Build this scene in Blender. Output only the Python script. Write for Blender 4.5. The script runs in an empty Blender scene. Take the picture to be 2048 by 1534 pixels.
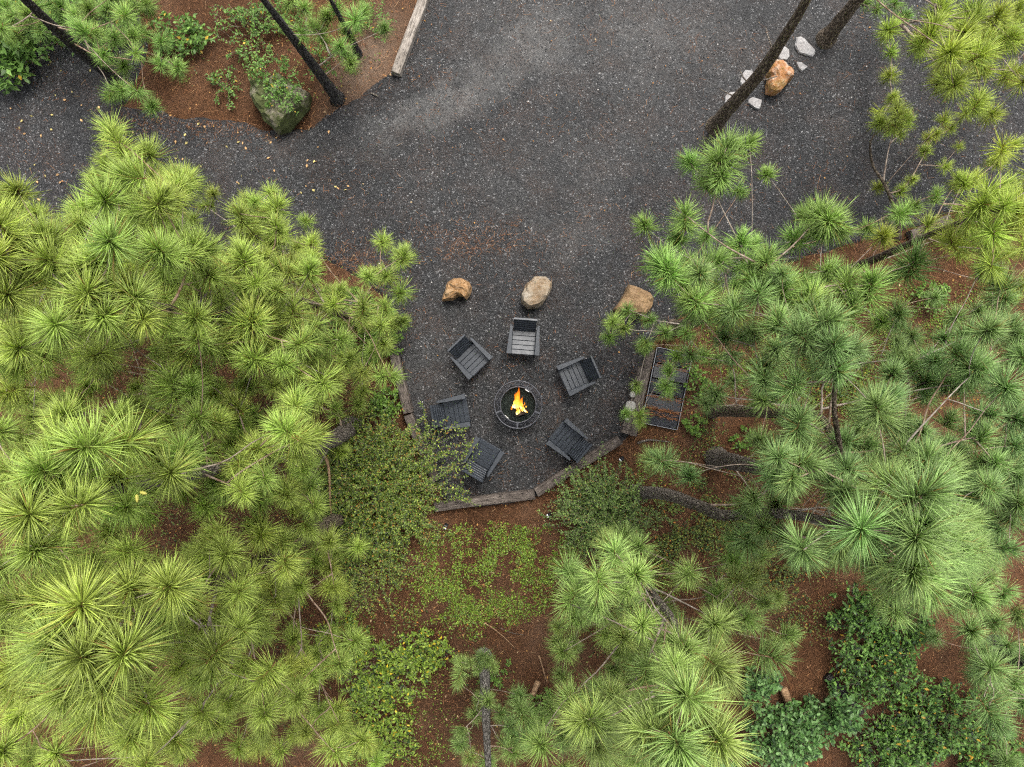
import bpy, bmesh, math, random
import numpy as np
from mathutils import Vector, Matrix, noise as mnoise

random.seed(7); rng = np.random.default_rng(7)
R = math.radians
# ------------------------------------------------------------------ camera, sky, sun, exposure
sc = bpy.context.scene
H = 15.8                      # drone height above the gravel
F = 1422.0                    # focal length in photo pixels (photo 2048 x 1534)
cam_d = bpy.data.cameras.new('camera'); cam = bpy.data.objects.new('camera', cam_d)
sc.collection.objects.link(cam); sc.camera = cam
cam_d.sensor_width = 36.0; cam_d.lens = 36.0 * F / 2048.0
cam_d.clip_start = 0.05; cam_d.clip_end = 2000
cam.location = (0, 0, H); cam.rotation_euler = (0, 0, 0)

SUN_EL, SUN_AZ = R(62), R(20)          # soft overcast light
w = bpy.data.worlds.new('World'); sc.world = w; w.use_nodes = True
nt = w.node_tree; bg = nt.nodes['Background']
sky = nt.nodes.new('ShaderNodeTexSky'); sky.sky_type = 'NISHITA'; sky.sun_disc = False
sky.sun_elevation = SUN_EL; sky.sun_rotation = SUN_AZ
sky.air_density = 1.0; sky.dust_density = 4.0; sky.ozone_density = 1.0
hs = nt.nodes.new('ShaderNodeHueSaturation'); hs.inputs['Saturation'].default_value = 0.32
nt.links.new(sky.outputs[0], hs.inputs['Color']); nt.links.new(hs.outputs[0], bg.inputs['Color'])
bg.inputs['Strength'].default_value = 0.15
sd = bpy.data.lights.new('sun', 'SUN'); sd.energy = 1.5; sd.angle = R(25); sd.color = (1.0, 0.965, 0.91)
so = bpy.data.objects.new('sun', sd); sc.collection.objects.link(so)
so.rotation_euler = (R(90) - SUN_EL, 0, math.pi - SUN_AZ)
sc.view_settings.view_transform = 'Standard'; sc.view_settings.look = 'None'
sc.view_settings.exposure = 1.2; sc.view_settings.gamma = 1.0; sc.view_settings.use_curve_mapping = False
sc.cycles.max_bounces = 6; sc.cycles.diffuse_bounces = 5; sc.cycles.glossy_bounces = 1
sc.cycles.transmission_bounces = 3; sc.cycles.transparent_max_bounces = 8
sc.cycles.use_denoising = False
sc.cycles.use_adaptive_sampling = True; sc.cycles.adaptive_threshold = 0.03; sc.cycles.adaptive_min_samples = 16
sc.cycles.filter_width = 1.2

# ------------------------------------------------------------------ helpers
C = sc.collection
def P(x, y, z=0.0):                     # photo pixel + height above ground -> place in the world
    d = H - z
    return Vector(((x - 1024) * d / F, (767 - y) * d / F, z))
def link(name, data, parent=None):
    o = bpy.data.objects.new(name, data); C.objects.link(o)
    if parent is not None: o.parent = parent
    return o
def tag(o, label=None, cat=None, group=None, kind=None):
    if label: o['label'] = label
    if cat: o['category'] = cat
    if group: o['group'] = group
    if kind: o['kind'] = kind
    return o
def thing(name, label, cat, loc=(0, 0, 0), rz=0.0, group=None):
    o = link(name, None); o.location = loc; o.rotation_euler = (0, 0, rz); o.empty_display_size = 0.2
    return tag(o, label, cat, group)
def np_mesh(name, V, faces, mats=(), smooth=False, attrs=None, midx=None):
    me = bpy.data.meshes.new(name); V = np.asarray(V, np.float32)
    me.vertices.add(len(V)); me.vertices.foreach_set('co', V.ravel())
    loops = np.concatenate([np.asarray(f, np.int32).ravel() for f in faces])
    sizes = np.concatenate([np.full(len(f), np.asarray(f).shape[1], np.int32) for f in faces])
    starts = np.concatenate([[0], np.cumsum(sizes)[:-1]]).astype(np.int32)
    me.loops.add(len(loops)); me.loops.foreach_set('vertex_index', loops)
    me.polygons.add(len(sizes)); me.polygons.foreach_set('loop_start', starts)
    if smooth: me.polygons.foreach_set('use_smooth', np.ones(len(sizes), bool))
    for m in mats: me.materials.append(m)
    if midx is not None: me.polygons.foreach_set('material_index', np.asarray(midx, np.int32))
    for k, a in (attrs or {}).items():
        a = np.asarray(a, np.float32)
        if a.ndim == 1:
            at = me.attributes.new(k, 'FLOAT', 'POINT'); at.data.foreach_set('value', a)
        else:
            if a.shape[1] == 3: a = np.hstack([a, np.ones((len(a), 1), np.float32)])
            at = me.attributes.new(k, 'FLOAT_COLOR', 'POINT'); at.data.foreach_set('color', a.ravel())
    me.update(calc_edges=True); me.validate()
    return me
def bm_mesh(name, bm, mat, smooth=False):
    me = bpy.data.meshes.new(name); bm.normal_update(); bm.to_mesh(me); bm.free()
    if mat: me.materials.append(mat)
    if smooth: me.polygons.foreach_set('use_smooth', np.ones(len(me.polygons), bool))
    return me
def add_box(bm, c, s, rot=None, bev=0.0):
    r = bmesh.ops.create_cube(bm, size=1.0)
    m = Matrix.Translation(c) @ (rot.to_4x4() if rot else Matrix()) @ Matrix.Diagonal((*s, 1))
    bmesh.ops.transform(bm, matrix=m, verts=r['verts'])
    if bev:
        ed = list({e for v in r['verts'] for e in v.link_edges})
        bmesh.ops.bevel(bm, geom=ed, offset=bev, segments=1, affect='EDGES')
def tube_arrays(path, rad, n=6, jit=0.0, cap=True):
    path = np.asarray(path, float); m = len(path)
    T = np.gradient(path, axis=0); T /= np.linalg.norm(T, axis=1)[:, None] + 1e-9
    ref = np.array([0.0, 0, 1]) if abs(T[0][2]) < 0.8 else np.array([1.0, 0, 0])
    A = np.cross(T, ref); A /= np.linalg.norm(A, axis=1)[:, None] + 1e-9
    B = np.cross(T, A); ang = np.linspace(0, 2 * np.pi, n, endpoint=False)
    rr = np.asarray(rad, float)[:, None] * np.ones((m, n))
    if jit: rr *= 1 + jit * rng.normal(size=(m, n))
    V = path[:, None, :] + rr[..., None] * (np.cos(ang)[None, :, None] * A[:, None, :] + np.sin(ang)[None, :, None] * B[:, None, :])
    i = np.arange(m - 1)[:, None] * n; j = np.arange(n)[None, :]; k = (j + 1) % n
    Q = np.stack([i + j, i + k, i + n + k, i + n + j], -1).reshape(-1, 4)
    return V.reshape(-1, 3), Q
class Tubes:                              # several tubes joined into one mesh
    def __init__(s): s.V = []; s.Q = []; s.T = []; s.n = 0
    def add(s, path, rad, n=6, jit=0.0):
        V, Q = tube_arrays(path, rad, n, jit); o = s.n; m = len(V)
        s.V += [V, np.asarray(path[0], float)[None], np.asarray(path[-1], float)[None]]; s.Q.append(Q + o)
        a = np.arange(n); c = np.roll(a, -1)
        s.T += [np.stack([c, a, np.full(n, m)], -1) + o, np.stack([a + m - n, c + m - n, np.full(n, m + 1)], -1) + o]; s.n += m + 2
    def mesh(s, name, mat, smooth=True):
        return np_mesh(name, np.vstack(s.V), [np.vstack(s.Q), np.vstack(s.T)], [mat], smooth)
def smooth_path(pts, step=0.12):
    pts = [np.asarray(p, float) for p in pts]
    if len(pts) < 3:
        n = max(2, int(np.linalg.norm(pts[1] - pts[0]) / step)); return np.array([pts[0] + (pts[1] - pts[0]) * t for t in np.linspace(0, 1, n)])
    out = []; q = [2 * pts[0] - pts[1]] + pts + [2 * pts[-1] - pts[-2]]
    for i in range(1, len(q) - 2):
        n = max(2, int(np.linalg.norm(q[i + 1] - q[i]) / step))
        for t in np.linspace(0, 1, n, endpoint=False):
            out.append(0.5 * ((2 * q[i]) + (q[i + 1] - q[i - 1]) * t + (2 * q[i - 1] - 5 * q[i] + 4 * q[i + 1] - q[i + 2]) * t * t + (3 * q[i] - q[i - 1] - 3 * q[i + 1] + q[i + 2]) * t ** 3))
    out.append(q[-2]); return np.array(out)
def in_poly(x, y, poly):
    p = np.asarray(poly, float); ins = np.zeros(len(x), bool); j = len(p) - 1
    for i in range(len(p)):
        c = ((p[i, 1] > y) != (p[j, 1] > y)) & (x < (p[j, 0] - p[i, 0]) * (y - p[i, 1]) / (p[j, 1] - p[i, 1] + 1e-12) + p[i, 0])
        ins ^= c; j = i
    return ins

# ------------------------------------------------------------------ materials
def mat(name, rough=0.7, spec=0.3):
    m = bpy.data.materials.new(name); m.use_nodes = True
    b = m.node_tree.nodes['Principled BSDF']; b.inputs['Roughness'].default_value = rough
    b.inputs['Specular IOR Level'].default_value = spec
    return m, m.node_tree, b
def N(nt, t, **kw):
    n = nt.nodes.new(t)
    for k, v in kw.items():
        if k[0] == '_': n.inputs[k[1:].replace('_', ' ')].default_value = v
        else: setattr(n, k, v)
    return n
def tex(nt, kind, scale, detail=4, rough=0.6, vec=None, **kw):
    n = N(nt, kind, **kw); n.inputs['Scale'].default_value = scale
    if kind == 'ShaderNodeTexNoise': n.inputs['Detail'].default_value = detail; n.inputs['Roughness'].default_value = rough
    if vec is None:
        g = N(nt, 'ShaderNodeTexCoord'); vec = g.outputs['Object']
    nt.links.new(vec, n.inputs['Vector']); return n
def ramp(nt, fac, stops, interp='LINEAR'):
    r = N(nt, 'ShaderNodeValToRGB'); r.color_ramp.interpolation = interp; e = r.color_ramp.elements
    while len(e) > 1: e.remove(e[0])
    for i, (p, c) in enumerate(stops):
        x = e[0] if i == 0 else e.new(p)
        x.position = p; x.color = (*c, 1) if len(c) == 3 else c
    nt.links.new(fac, r.inputs[0]); return r.outputs[0]
def mix(nt, fac, a, b, mode='MIX'):
    m = N(nt, 'ShaderNodeMix', data_type='RGBA', blend_type=mode)
    for s, v in ((0, fac), (6, a), (7, b)):
        if isinstance(v, (int, float)): m.inputs[s].default_value = v
        elif isinstance(v, tuple): m.inputs[s].default_value = (*v, 1)
        else: nt.links.new(v, m.inputs[s])
    return m.outputs[2]
def math_n(nt, op, a, b=None, clamp=False):
    m = N(nt, 'ShaderNodeMath', operation=op, use_clamp=clamp)
    for i, v in enumerate((a, b)):
        if v is None: continue
        if isinstance(v, (int, float)): m.inputs[i].default_value = v
        else: nt.links.new(v, m.inputs[i])
    return m.outputs[0]
def bump(nt, b, h, strength=0.5, dist=0.02):
    n = N(nt, 'ShaderNodeBump'); n.inputs['Strength'].default_value = strength; n.inputs['Distance'].default_value = dist
    nt.links.new(h, n.inputs['Height']); nt.links.new(n.outputs[0], b.inputs['Normal'])

# leaf-like materials take the leaf's own colour from a point attribute
def attr_mat(name, rough=0.5, spec=0.35, transl=0.25):
    m, t, b = mat(name, rough, spec)
    a = N(t, 'ShaderNodeAttribute', attribute_name='col'); t.links.new(a.outputs['Color'], b.inputs['Base Color'])
    if transl:
        tr = N(t, 'ShaderNodeBsdfTranslucent'); t.links.new(a.outputs['Color'], tr.inputs['Color'])
        mx = N(t, 'ShaderNodeMixShader'); mx.inputs[0].default_value = transl
        t.links.new(b.outputs[0], mx.inputs[1]); t.links.new(tr.outputs[0], mx.inputs[2])
        t.links.new(mx.outputs[0], t.nodes['Material Output'].inputs['Surface'])
    return m
M_LEAF = attr_mat('broad_leaf', 0.5, 0.3, 0.3)
M_LITTER = attr_mat('litter', 0.8, 0.2, 0.0)
M_STONE = attr_mat('crushed_stone', 0.62, 0.5, 0.0)
# pine needles: colour of the tuft's tree, some needles dry
M_NEEDLE, t, b = mat('pine_needle', 0.40, 0.5)
oi = N(t, 'ShaderNodeObjectInfo'); dr = N(t, 'ShaderNodeAttribute', attribute_name='dry'); vr = N(t, 'ShaderNodeAttribute', attribute_name='tint')
hsv = N(t, 'ShaderNodeHueSaturation'); t.links.new(oi.outputs['Color'], hsv.inputs['Color'])
t.links.new(math_n(t, 'ADD', math_n(t, 'MULTIPLY', vr.outputs['Fac'], 0.7), 0.62), hsv.inputs['Value'])
t.links.new(math_n(t, 'ADD', math_n(t, 'MULTIPLY', oi.outputs['Random'], 0.018), 0.491), hsv.inputs['Hue'])
ncol = mix(t, dr.outputs['Fac'], hsv.outputs[0], (0.34, 0.19, 0.05))
t.links.new(ncol, b.inputs['Base Color'])
tr = N(t, 'ShaderNodeBsdfTranslucent'); t.links.new(ncol, tr.inputs['Color'])
mx = N(t, 'ShaderNodeMixShader'); mx.inputs[0].default_value = 0.46
t.links.new(b.outputs[0], mx.inputs[1]); t.links.new(tr.outputs[0], mx.inputs[2]); t.links.new(mx.outputs[0], t.nodes['Material Output'].inputs['Surface'])

def bark_mat(name, c1, c2, c3, scale=15):
    m, t, b = mat(name, 0.9, 0.15)
    g = N(t, 'ShaderNodeTexCoord'); mp = N(t, 'ShaderNodeMapping'); mp.inputs['Scale'].default_value = (1, 1, 0.28); t.links.new(g.outputs['Object'], mp.inputs['Vector'])
    wn_ = tex(t, 'ShaderNodeTexNoise', scale, 3, 0.6, vec=mp.outputs[0]); wv_ = N(t, 'ShaderNodeMix', data_type='VECTOR'); wv_.inputs[0].default_value = 0.09; t.links.new(mp.outputs[0], wv_.inputs[4]); t.links.new(wn_.outputs['Color'], wv_.inputs[5])
    v = tex(t, 'ShaderNodeTexVoronoi', scale * 1.7, vec=wv_.outputs[1], feature='DISTANCE_TO_EDGE')
    n = tex(t, 'ShaderNodeTexNoise', scale, 6, 0.7, vec=mp.outputs[0]); n2 = tex(t, 'ShaderNodeTexNoise', scale * 6, 4, 0.7, vec=mp.outputs[0])
    crack = ramp(t, v.outputs['Distance'], [(0, (0, 0, 0)), (0.16, (1, 1, 1))])
    col = ramp(t, n.outputs[0], [(0.3, c1), (0.55, c2), (0.75, c3)])
    col = mix(t, math_n(t, 'MULTIPLY', n2.outputs[0], 0.7), col, c3)
    col = mix(t, crack, c1, col)
    t.links.new(col, b.inputs['Base Color'])
    bump(t, b, math_n(t, 'ADD', crack, math_n(t, 'MULTIPLY', n2.outputs[0], 0.6)), 0.9, 0.03)
    return m
M_BARK = bark_mat('pine_bark', (0.06, 0.044, 0.03), (0.17, 0.13, 0.09), (0.27, 0.22, 0.165))
M_BARKWET = bark_mat('wet_dark_bark', (0.016, 0.015, 0.014), (0.055, 0.05, 0.047), (0.14, 0.132, 0.125))
M_BARKGREY = bark_mat('grey_bark', (0.075, 0.06, 0.047), (0.19, 0.16, 0.128), (0.31, 0.27, 0.225))
M_BARKPALE = bark_mat('pale_grey_bark', (0.085, 0.075, 0.066), (0.20, 0.182, 0.16), (0.33, 0.305, 0.275))
M_TWIG, t, b = mat('twig_bark', 0.85, 0.2)
n = tex(t, 'ShaderNodeTexNoise', 14, 4); oi = N(t, 'ShaderNodeObjectInfo')
t.links.new(mix(t, oi.outputs['Random'], ramp(t, n.outputs[0], [(0.35, (0.13, 0.10, 0.075)), (0.7, (0.36, 0.32, 0.27))]), ramp(t, n.outputs[0], [(0.35, (0.12, 0.065, 0.035)), (0.65, (0.28, 0.20, 0.14))])), b.inputs['Base Color']); bump(t, b, n.outputs[0], 0.6, 0.01)
M_SHOOT, t, b = mat('shoot', 0.8, 0.2); n = tex(t, 'ShaderNodeTexNoise', 60, 2)
t.links.new(ramp(t, n.outputs[0], [(0.35, (0.10, 0.05, 0.02)), (0.7, (0.27, 0.15, 0.06))]), b.inputs['Base Color'])

# pine straw ground
M_GROUND, t, b = mat('pine_straw_ground', 0.95, 0.1)
n1 = tex(t, 'ShaderNodeTexNoise', 0.7, 5, 0.6); n2 = tex(t, 'ShaderNodeTexNoise', 9, 6, 0.75); n3 = tex(t, 'ShaderNodeTexNoise', 60, 4, 0.8)
c = ramp(t, n2.outputs[0], [(0.28, (0.026, 0.014, 0.009)), (0.5, (0.105, 0.05, 0.024)), (0.72, (0.20, 0.098, 0.046))])
c = mix(t, ramp(t, n1.outputs[0], [(0.45, (0, 0, 0)), (0.7, (1, 1, 1))]), c, ramp(t, n3.outputs[0], [(0.3, (0.06, 0.035, 0.022)), (0.7, (0.20, 0.13, 0.085))]))
c = mix(t, 0.55, c, ramp(t, n3.outputs[0], [(0.35, (0.02, 0.012, 0.008)), (0.55, (0.12, 0.055, 0.026)), (0.8, (0.27, 0.14, 0.06))]))
mp = N(t, 'ShaderNodeMapping', vector_type='TEXTURE'); q = P(735, 120); g = N(t, 'ShaderNodeTexCoord'); t.links.new(g.outputs['Object'], mp.inputs['Vector'])
mp.inputs['Location'].default_value = (q.x, q.y, 0); mp.inputs['Rotation'].default_value = (0, 0, R(58)); mp.inputs['Scale'].default_value = (1.9, 0.75, 40)
ln = N(t, 'ShaderNodeVectorMath', operation='LENGTH'); t.links.new(mp.outputs[0], ln.inputs[0])
tan_f = math_n(t, 'MULTIPLY', math_n(t, 'SUBTRACT', 1.15, ln.outputs['Value'], True), math_n(t, 'ADD', n2.outputs[0], 0.4), True)
c = mix(t, math_n(t, 'MULTIPLY', tan_f, 0.9), c, mix(t, n3.outputs[0], (0.12, 0.08, 0.055), (0.27, 0.20, 0.145)))
n4 = tex(t, 'ShaderNodeTexNoise', 0.35, 3, 0.5); c = mix(t, 1.0, c, ramp(t, n4.outputs[0], [(0.35, (0.55, 0.55, 0.55)), (0.62, (1.1, 1.1, 1.1))]), 'MULTIPLY')
t.links.new(c, b.inputs['Base Color']); bump(t, b, math_n(t, 'ADD', n3.outputs[0], n2.outputs[0]), 0.9, 0.04)
# dark crushed gravel
M_GRAVEL, t, b = mat('dark_gravel', 0.7, 0.4)
g = N(t, 'ShaderNodeTexCoord'); pos = g.outputs['Object']
v1 = tex(t, 'ShaderNodeTexVoronoi', 38, vec=pos); v2 = tex(t, 'ShaderNodeTexVoronoi', 62, vec=pos)
e1 = tex(t, 'ShaderNodeTexVoronoi', 38, vec=pos, feature='DISTANCE_TO_EDGE')
sep = N(t, 'ShaderNodeSeparateColor'); t.links.new(v1.outputs['Color'], sep.inputs[0])
sep2 = N(t, 'ShaderNodeSeparateColor'); t.links.new(v2.outputs['Color'], sep2.inputs[0])
stone = ramp(t, sep.outputs[0], [(0.0, (0.003, 0.003, 0.003)), (0.35, (0.009, 0.009, 0.0092)), (0.75, (0.0245, 0.0243, 0.025)), (0.92, (0.066, 0.066, 0.067)), (1.0, (0.26, 0.26, 0.26))])
stone = mix(t, 0.4, stone, ramp(t, sep2.outputs[1], [(0, (0.003, 0.003, 0.003)), (0.6, (0.018, 0.0183, 0.019)), (1, (0.085, 0.086, 0.088))]))
gap = ramp(t, e1.outputs['Distance'], [(0.0, (0.25, 0.25, 0.25)), (0.10, (1, 1, 1))])
stone = mix(t, 1.0, stone, gap, 'MULTIPLY')
def ellipse(cx, cy, rx, ry, ang, soft=1.0):
    mp = N(t, 'ShaderNodeMapping', vector_type='TEXTURE'); q = P(cx, cy)
    mp.inputs['Location'].default_value = (q.x, q.y, 0); mp.inputs['Rotation'].default_value = (0, 0, R(ang)); mp.inputs['Scale'].default_value = (rx / 90, ry / 90, 40)
    t.links.new(warp, mp.inputs['Vector']); ln = N(t, 'ShaderNodeVectorMath', operation='LENGTH'); t.links.new(mp.outputs[0], ln.inputs[0])
    return math_n(t, 'MULTIPLY', math_n(t, 'SUBTRACT', 1.0, ln.outputs['Value'], True), soft)
wn = tex(t, 'ShaderNodeTexNoise', 1.1, 4, 0.6, vec=pos)
vm = N(t, 'ShaderNodeVectorMath', operation='SUBTRACT'); t.links.new(wn.outputs['Color'], vm.inputs[0]); vm.inputs[1].default_value = (0.5, 0.5, 0.5)
vs = N(t, 'ShaderNodeVectorMath', operation='SCALE'); t.links.new(vm.outputs[0], vs.inputs[0]); vs.inputs['Scale'].default_value = 1.5
va = N(t, 'ShaderNodeVectorMath', operation='ADD'); t.links.new(pos, va.inputs[0]); t.links.new(vs.outputs[0], va.inputs[1]); warp = va.outputs[0]
dust_and_pale = None
for e in ((1010, 130, 200, 75, 38, 1.0), (840, 235, 190, 48, 24, 0.9), (930, 190, 160, 60, 30, 0.6), (1150, 470, 110, 60, 10, 0.45), (560, 300, 260, 60, 5, 0.3), (1250, 60, 520, 170, 0, 0.7), (1150, 330, 420, 180, 10, 0.3), (830, 760, 90, 140, 0, 0.35), (900, 600, 60, 80, 0, 0.25)):  # dust streak and patches; the wide ellipses just lighten the upper middle
    x = ellipse(*e); dust_and_pale = x if dust_and_pale is None else math_n(t, 'ADD', dust_and_pale, x)
big = tex(t, 'ShaderNodeTexNoise', 0.45, 4, 0.6, vec=pos)
dust_and_pale = math_n(t, 'ADD', dust_and_pale, math_n(t, 'MULTIPLY', math_n(t, 'SUBTRACT', big.outputs[0], 0.45), 0.55), True)
col = mix(t, math_n(t, 'MULTIPLY', dust_and_pale, 0.55), stone, mix(t, 0.5, stone, (0.20, 0.194, 0.183)))
gm = tex(t, 'ShaderNodeTexNoise', 5.5, 4, 0.65, vec=pos); gl = tex(t, 'ShaderNodeTexNoise', 0.8, 3, 0.6, vec=pos)
col = mix(t, 1.0, col, ramp(t, math_n(t, 'ADD', math_n(t, 'MULTIPLY', gm.outputs[0], 0.5), math_n(t, 'MULTIPLY', gl.outputs[0], 0.5)), [(0.36, (0.62, 0.62, 0.62)), (0.64, (1.38, 1.36, 1.33))]), 'MULTIPLY')
bn = tex(t, 'ShaderNodeTexNoise', 1.3, 5, 0.65, vec=pos); bf = tex(t, 'ShaderNodeTexNoise', 34, 4, 0.8, vec=pos)
brown = math_n(t, 'MULTIPLY', ramp(t, bn.outputs[0], [(0.45, (0, 0, 0)), (0.72, (1, 1, 1))]), ramp(t, bf.outputs[0], [(0.47, (0, 0, 0)), (0.62, (1, 1, 1))]))
col = mix(t, math_n(t, 'MULTIPLY', brown, 0.7), col, (0.085, 0.042, 0.022))
t.links.new(col, b.inputs['Base Color'])
bump(t, b, math_n(t, 'ADD', math_n(t, 'MULTIPLY', sep.outputs[0], 0.6), e1.outputs['Distance']), 1.0, 0.02)
# weathered timber
def timber_mat(name, c1, c2, c3):
    m, t, b = mat(name, 0.9, 0.15)
    g = N(t, 'ShaderNodeTexCoord'); mp = N(t, 'ShaderNodeMapping'); mp.inputs['Scale'].default_value = (0.12, 1, 1); t.links.new(g.outputs['Object'], mp.inputs['Vector'])
    n = tex(t, 'ShaderNodeTexNoise', 26, 6, 0.75, vec=mp.outputs[0]); n2 = tex(t, 'ShaderNodeTexNoise', 3, 4, 0.6)
    wv = tex(t, 'ShaderNodeTexNoise', 55, 3, 0.8, vec=mp.outputs[0])
    crack = ramp(t, wv.outputs[0], [(0.33, (0, 0, 0)), (0.43, (1, 1, 1))])
    c = ramp(t, n.outputs[0], [(0.3, c1), (0.5, c2), (0.72, c3)])
    c = mix(t, ramp(t, n2.outputs[0], [(0.45, (0, 0, 0)), (0.65, (0.6, 0.6, 0.6))]), c, c1)
    c = mix(t, crack, (c1[0] * .4, c1[1] * .4, c1[2] * .4), c)
    t.links.new(c, b.inputs['Base Color']); bump(t, b, math_n(t, 'ADD', crack, n.outputs[0]), 0.8, 0.015); return m
M_TIMBER = timber_mat('weathered_tie', (0.05, 0.04, 0.034), (0.11, 0.09, 0.075), (0.20, 0.17, 0.145))
M_TIMBER_PALE = timber_mat('pale_tie', (0.13, 0.11, 0.09), (0.27, 0.235, 0.20), (0.42, 0.38, 0.33))
M_WOODRAW = timber_mat('broken_wood', (0.15, 0.085, 0.045), (0.32, 0.20, 0.11), (0.48, 0.33, 0.20))
# painted charcoal wood
M_PAINT, t, b = mat('charcoal_paint', 0.46, 0.5)
n = tex(t, 'ShaderNodeTexNoise', 8, 5, 0.7); n2 = tex(t, 'ShaderNodeTexNoise', 90, 3, 0.7); oi = N(t, 'ShaderNodeObjectInfo')
c = ramp(t, n.outputs[0], [(0.3, (0.014, 0.0175, 0.0225)), (0.7, (0.020, 0.025, 0.032))])
c = mix(t, ramp(t, n2.outputs[0], [(0.68, (0, 0, 0)), (0.8, (0.15, 0.15, 0.15))]), c, (0.06, 0.06, 0.06))
t.links.new(c, b.inputs['Base Color']); bump(t, b, n2.outputs[0], 0.12, 0.002)
t.links.new(math_n(t, 'ADD', math_n(t, 'MULTIPLY', n.outputs[0], 0.3), 0.3), b.inputs['Roughness'])
M_STEEL, t, b = mat('black_steel', 0.45, 0.5); b.inputs['Metallic'].default_value = 0.4
n = tex(t, 'ShaderNodeTexNoise', 25, 4); t.links.new(ramp(t, n.outputs[0], [(0.35, (0.035, 0.036, 0.042)), (0.7, (0.075, 0.077, 0.087))]), b.inputs['Base Color'])
M_SOOT, t, b = mat('soot_bowl', 0.85, 0.2); n = tex(t, 'ShaderNodeTexNoise', 12, 5)
t.links.new(ramp(t, n.outputs[0], [(0.35, (0.010, 0.012, 0.011)), (0.6, (0.022, 0.030, 0.024)), (0.8, (0.07, 0.07, 0.065))]), b.inputs['Base Color'])
M_CHROME, t, b = mat('bright_steel', 0.3, 0.5); b.inputs['Metallic'].default_value = 0.7; n = tex(t, 'ShaderNodeTexNoise', 30, 2)
t.links.new(ramp(t, n.outputs[0], [(0.3, (0.6, 0.59, 0.55)), (0.7, (0.75, 0.74, 0.70))]), b.inputs['Base Color'])
M_CHAR, t, b = mat('charred_wood', 0.9, 0.1); n = tex(t, 'ShaderNodeTexNoise', 18, 5)
t.links.new(ramp(t, n.outputs[0], [(0.4, (0.010, 0.008, 0.007)), (0.6, (0.05, 0.033, 0.022)), (0.8, (0.16, 0.13, 0.11))]), b.inputs['Base Color']); bump(t, b, n.outputs[0], 0.8, 0.02)
M_BLACK, t, b = mat('black_sheet', 0.35, 0.5); n = tex(t, 'ShaderNodeTexNoise', 5, 4)
t.links.new(ramp(t, n.outputs[0], [(0.35, (0.008, 0.009, 0.012)), (0.7, (0.017, 0.018, 0.023))]), b.inputs['Base Color'])
M_BLACKP, t, b = mat('black_plastic', 0.4, 0.4); n = tex(t, 'ShaderNodeTexNoise', 20, 2)
t.links.new(ramp(t, n.outputs[0], [(0.3, (0.01, 0.01, 0.011)), (0.7, (0.018, 0.018, 0.02))]), b.inputs['Base Color'])
M_WHITEP, t, b = mat('white_lens', 0.3, 0.5); n = tex(t, 'ShaderNodeTexNoise', 20, 2)
t.links.new(ramp(t, n.outputs[0], [(0.3, (0.70, 0.71, 0.70)), (0.7, (0.82, 0.82, 0.81))]), b.inputs['Base Color'])
# flames
M_FLAME = bpy.data.materials.new('flame'); M_FLAME.use_nodes = True; t = M_FLAME.node_tree
for n in list(t.nodes):
    if n.type == 'BSDF_PRINCIPLED': t.nodes.remove(n)
a = N(t, 'ShaderNodeAttribute', attribute_name='burn'); em = N(t, 'ShaderNodeEmission')
nn = tex(t, 'ShaderNodeTexNoise', 22, 3); hh = math_n(t, 'ADD', a.outputs['Fac'], math_n(t, 'MULTIPLY', math_n(t, 'SUBTRACT', nn.outputs[0], 0.5), 0.5))
t.links.new(ramp(t, hh, [(0.0, (0.22, 0.025, 0.002)), (0.2, (0.42, 0.085, 0.004)), (0.45, (0.55, 0.18, 0.012)), (0.7, (0.62, 0.36, 0.05)), (0.95, (0.75, 0.62, 0.28))]), em.inputs['Color']); em.inputs['Strength'].default_value = 1.7
tp = N(t, 'ShaderNodeBsdfTransparent'); mx = N(t, 'ShaderNodeMixShader')
t.links.new(ramp(t, hh, [(0.0, (0.08, 0.08, 0.08)), (0.3, (0.5, 0.5, 0.5)), (0.7, (0.95, 0.95, 0.95))]), mx.inputs[0]); t.links.new(tp.outputs[0], mx.inputs[1]); t.links.new(em.outputs[0], mx.inputs[2]); t.links.new(mx.outputs[0], t.nodes['Material Output'].inputs['Surface'])
# rocks
def rock_mat(name, stops, spec_c, sc1=3.2, moss=None, fleck=0.35):
    m, t, b = mat(name, 0.85, 0.2)
    n = tex(t, 'ShaderNodeTexNoise', sc1, 6, 0.65); n2 = tex(t, 'ShaderNodeTexNoise', sc1 * 7, 6, 0.75); v = tex(t, 'ShaderNodeTexVoronoi', sc1 * 3)
    c = ramp(t, n.outputs[0], stops); c = mix(t, math_n(t, 'MULTIPLY', ramp(t, n2.outputs[0], [(0.48, (0, 0, 0)), (0.68, (1, 1, 1))]), fleck), c, spec_c)
    c = mix(t, math_n(t, 'MULTIPLY', ramp(t, n2.outputs[0], [(0.3, (1, 1, 1)), (0.46, (0, 0, 0))]), 0.55), c, (stops[0][1][0] * .35, stops[0][1][1] * .35, stops[0][1][2] * .35))
    if moss:
        n3 = tex(t, 'ShaderNodeTexNoise', 2.4, 5, 0.7); c = mix(t, ramp(t, n3.outputs[0], [(0.38, (0, 0, 0)), (0.50, (0.9, 0.9, 0.9))]), c, mix(t, n2.outputs[0], moss, (moss[0] * 2.4, moss[1] * 2.2, moss[2] * 2)))
    t.links.new(c, b.inputs['Base Color']); bump(t, b, math_n(t, 'ADD', math_n(t, 'MULTIPLY', n2.outputs[0], 0.6), v.outputs['Distance']), 0.7, 0.03); return m
M_ROCK1 = rock_mat('ochre_sandstone', [(0.3, (0.156, 0.082, 0.031)), (0.5, (0.281, 0.156, 0.066)), (0.7, (0.359, 0.257, 0.148))], (0.429, 0.367, 0.281), 3.5)
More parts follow.
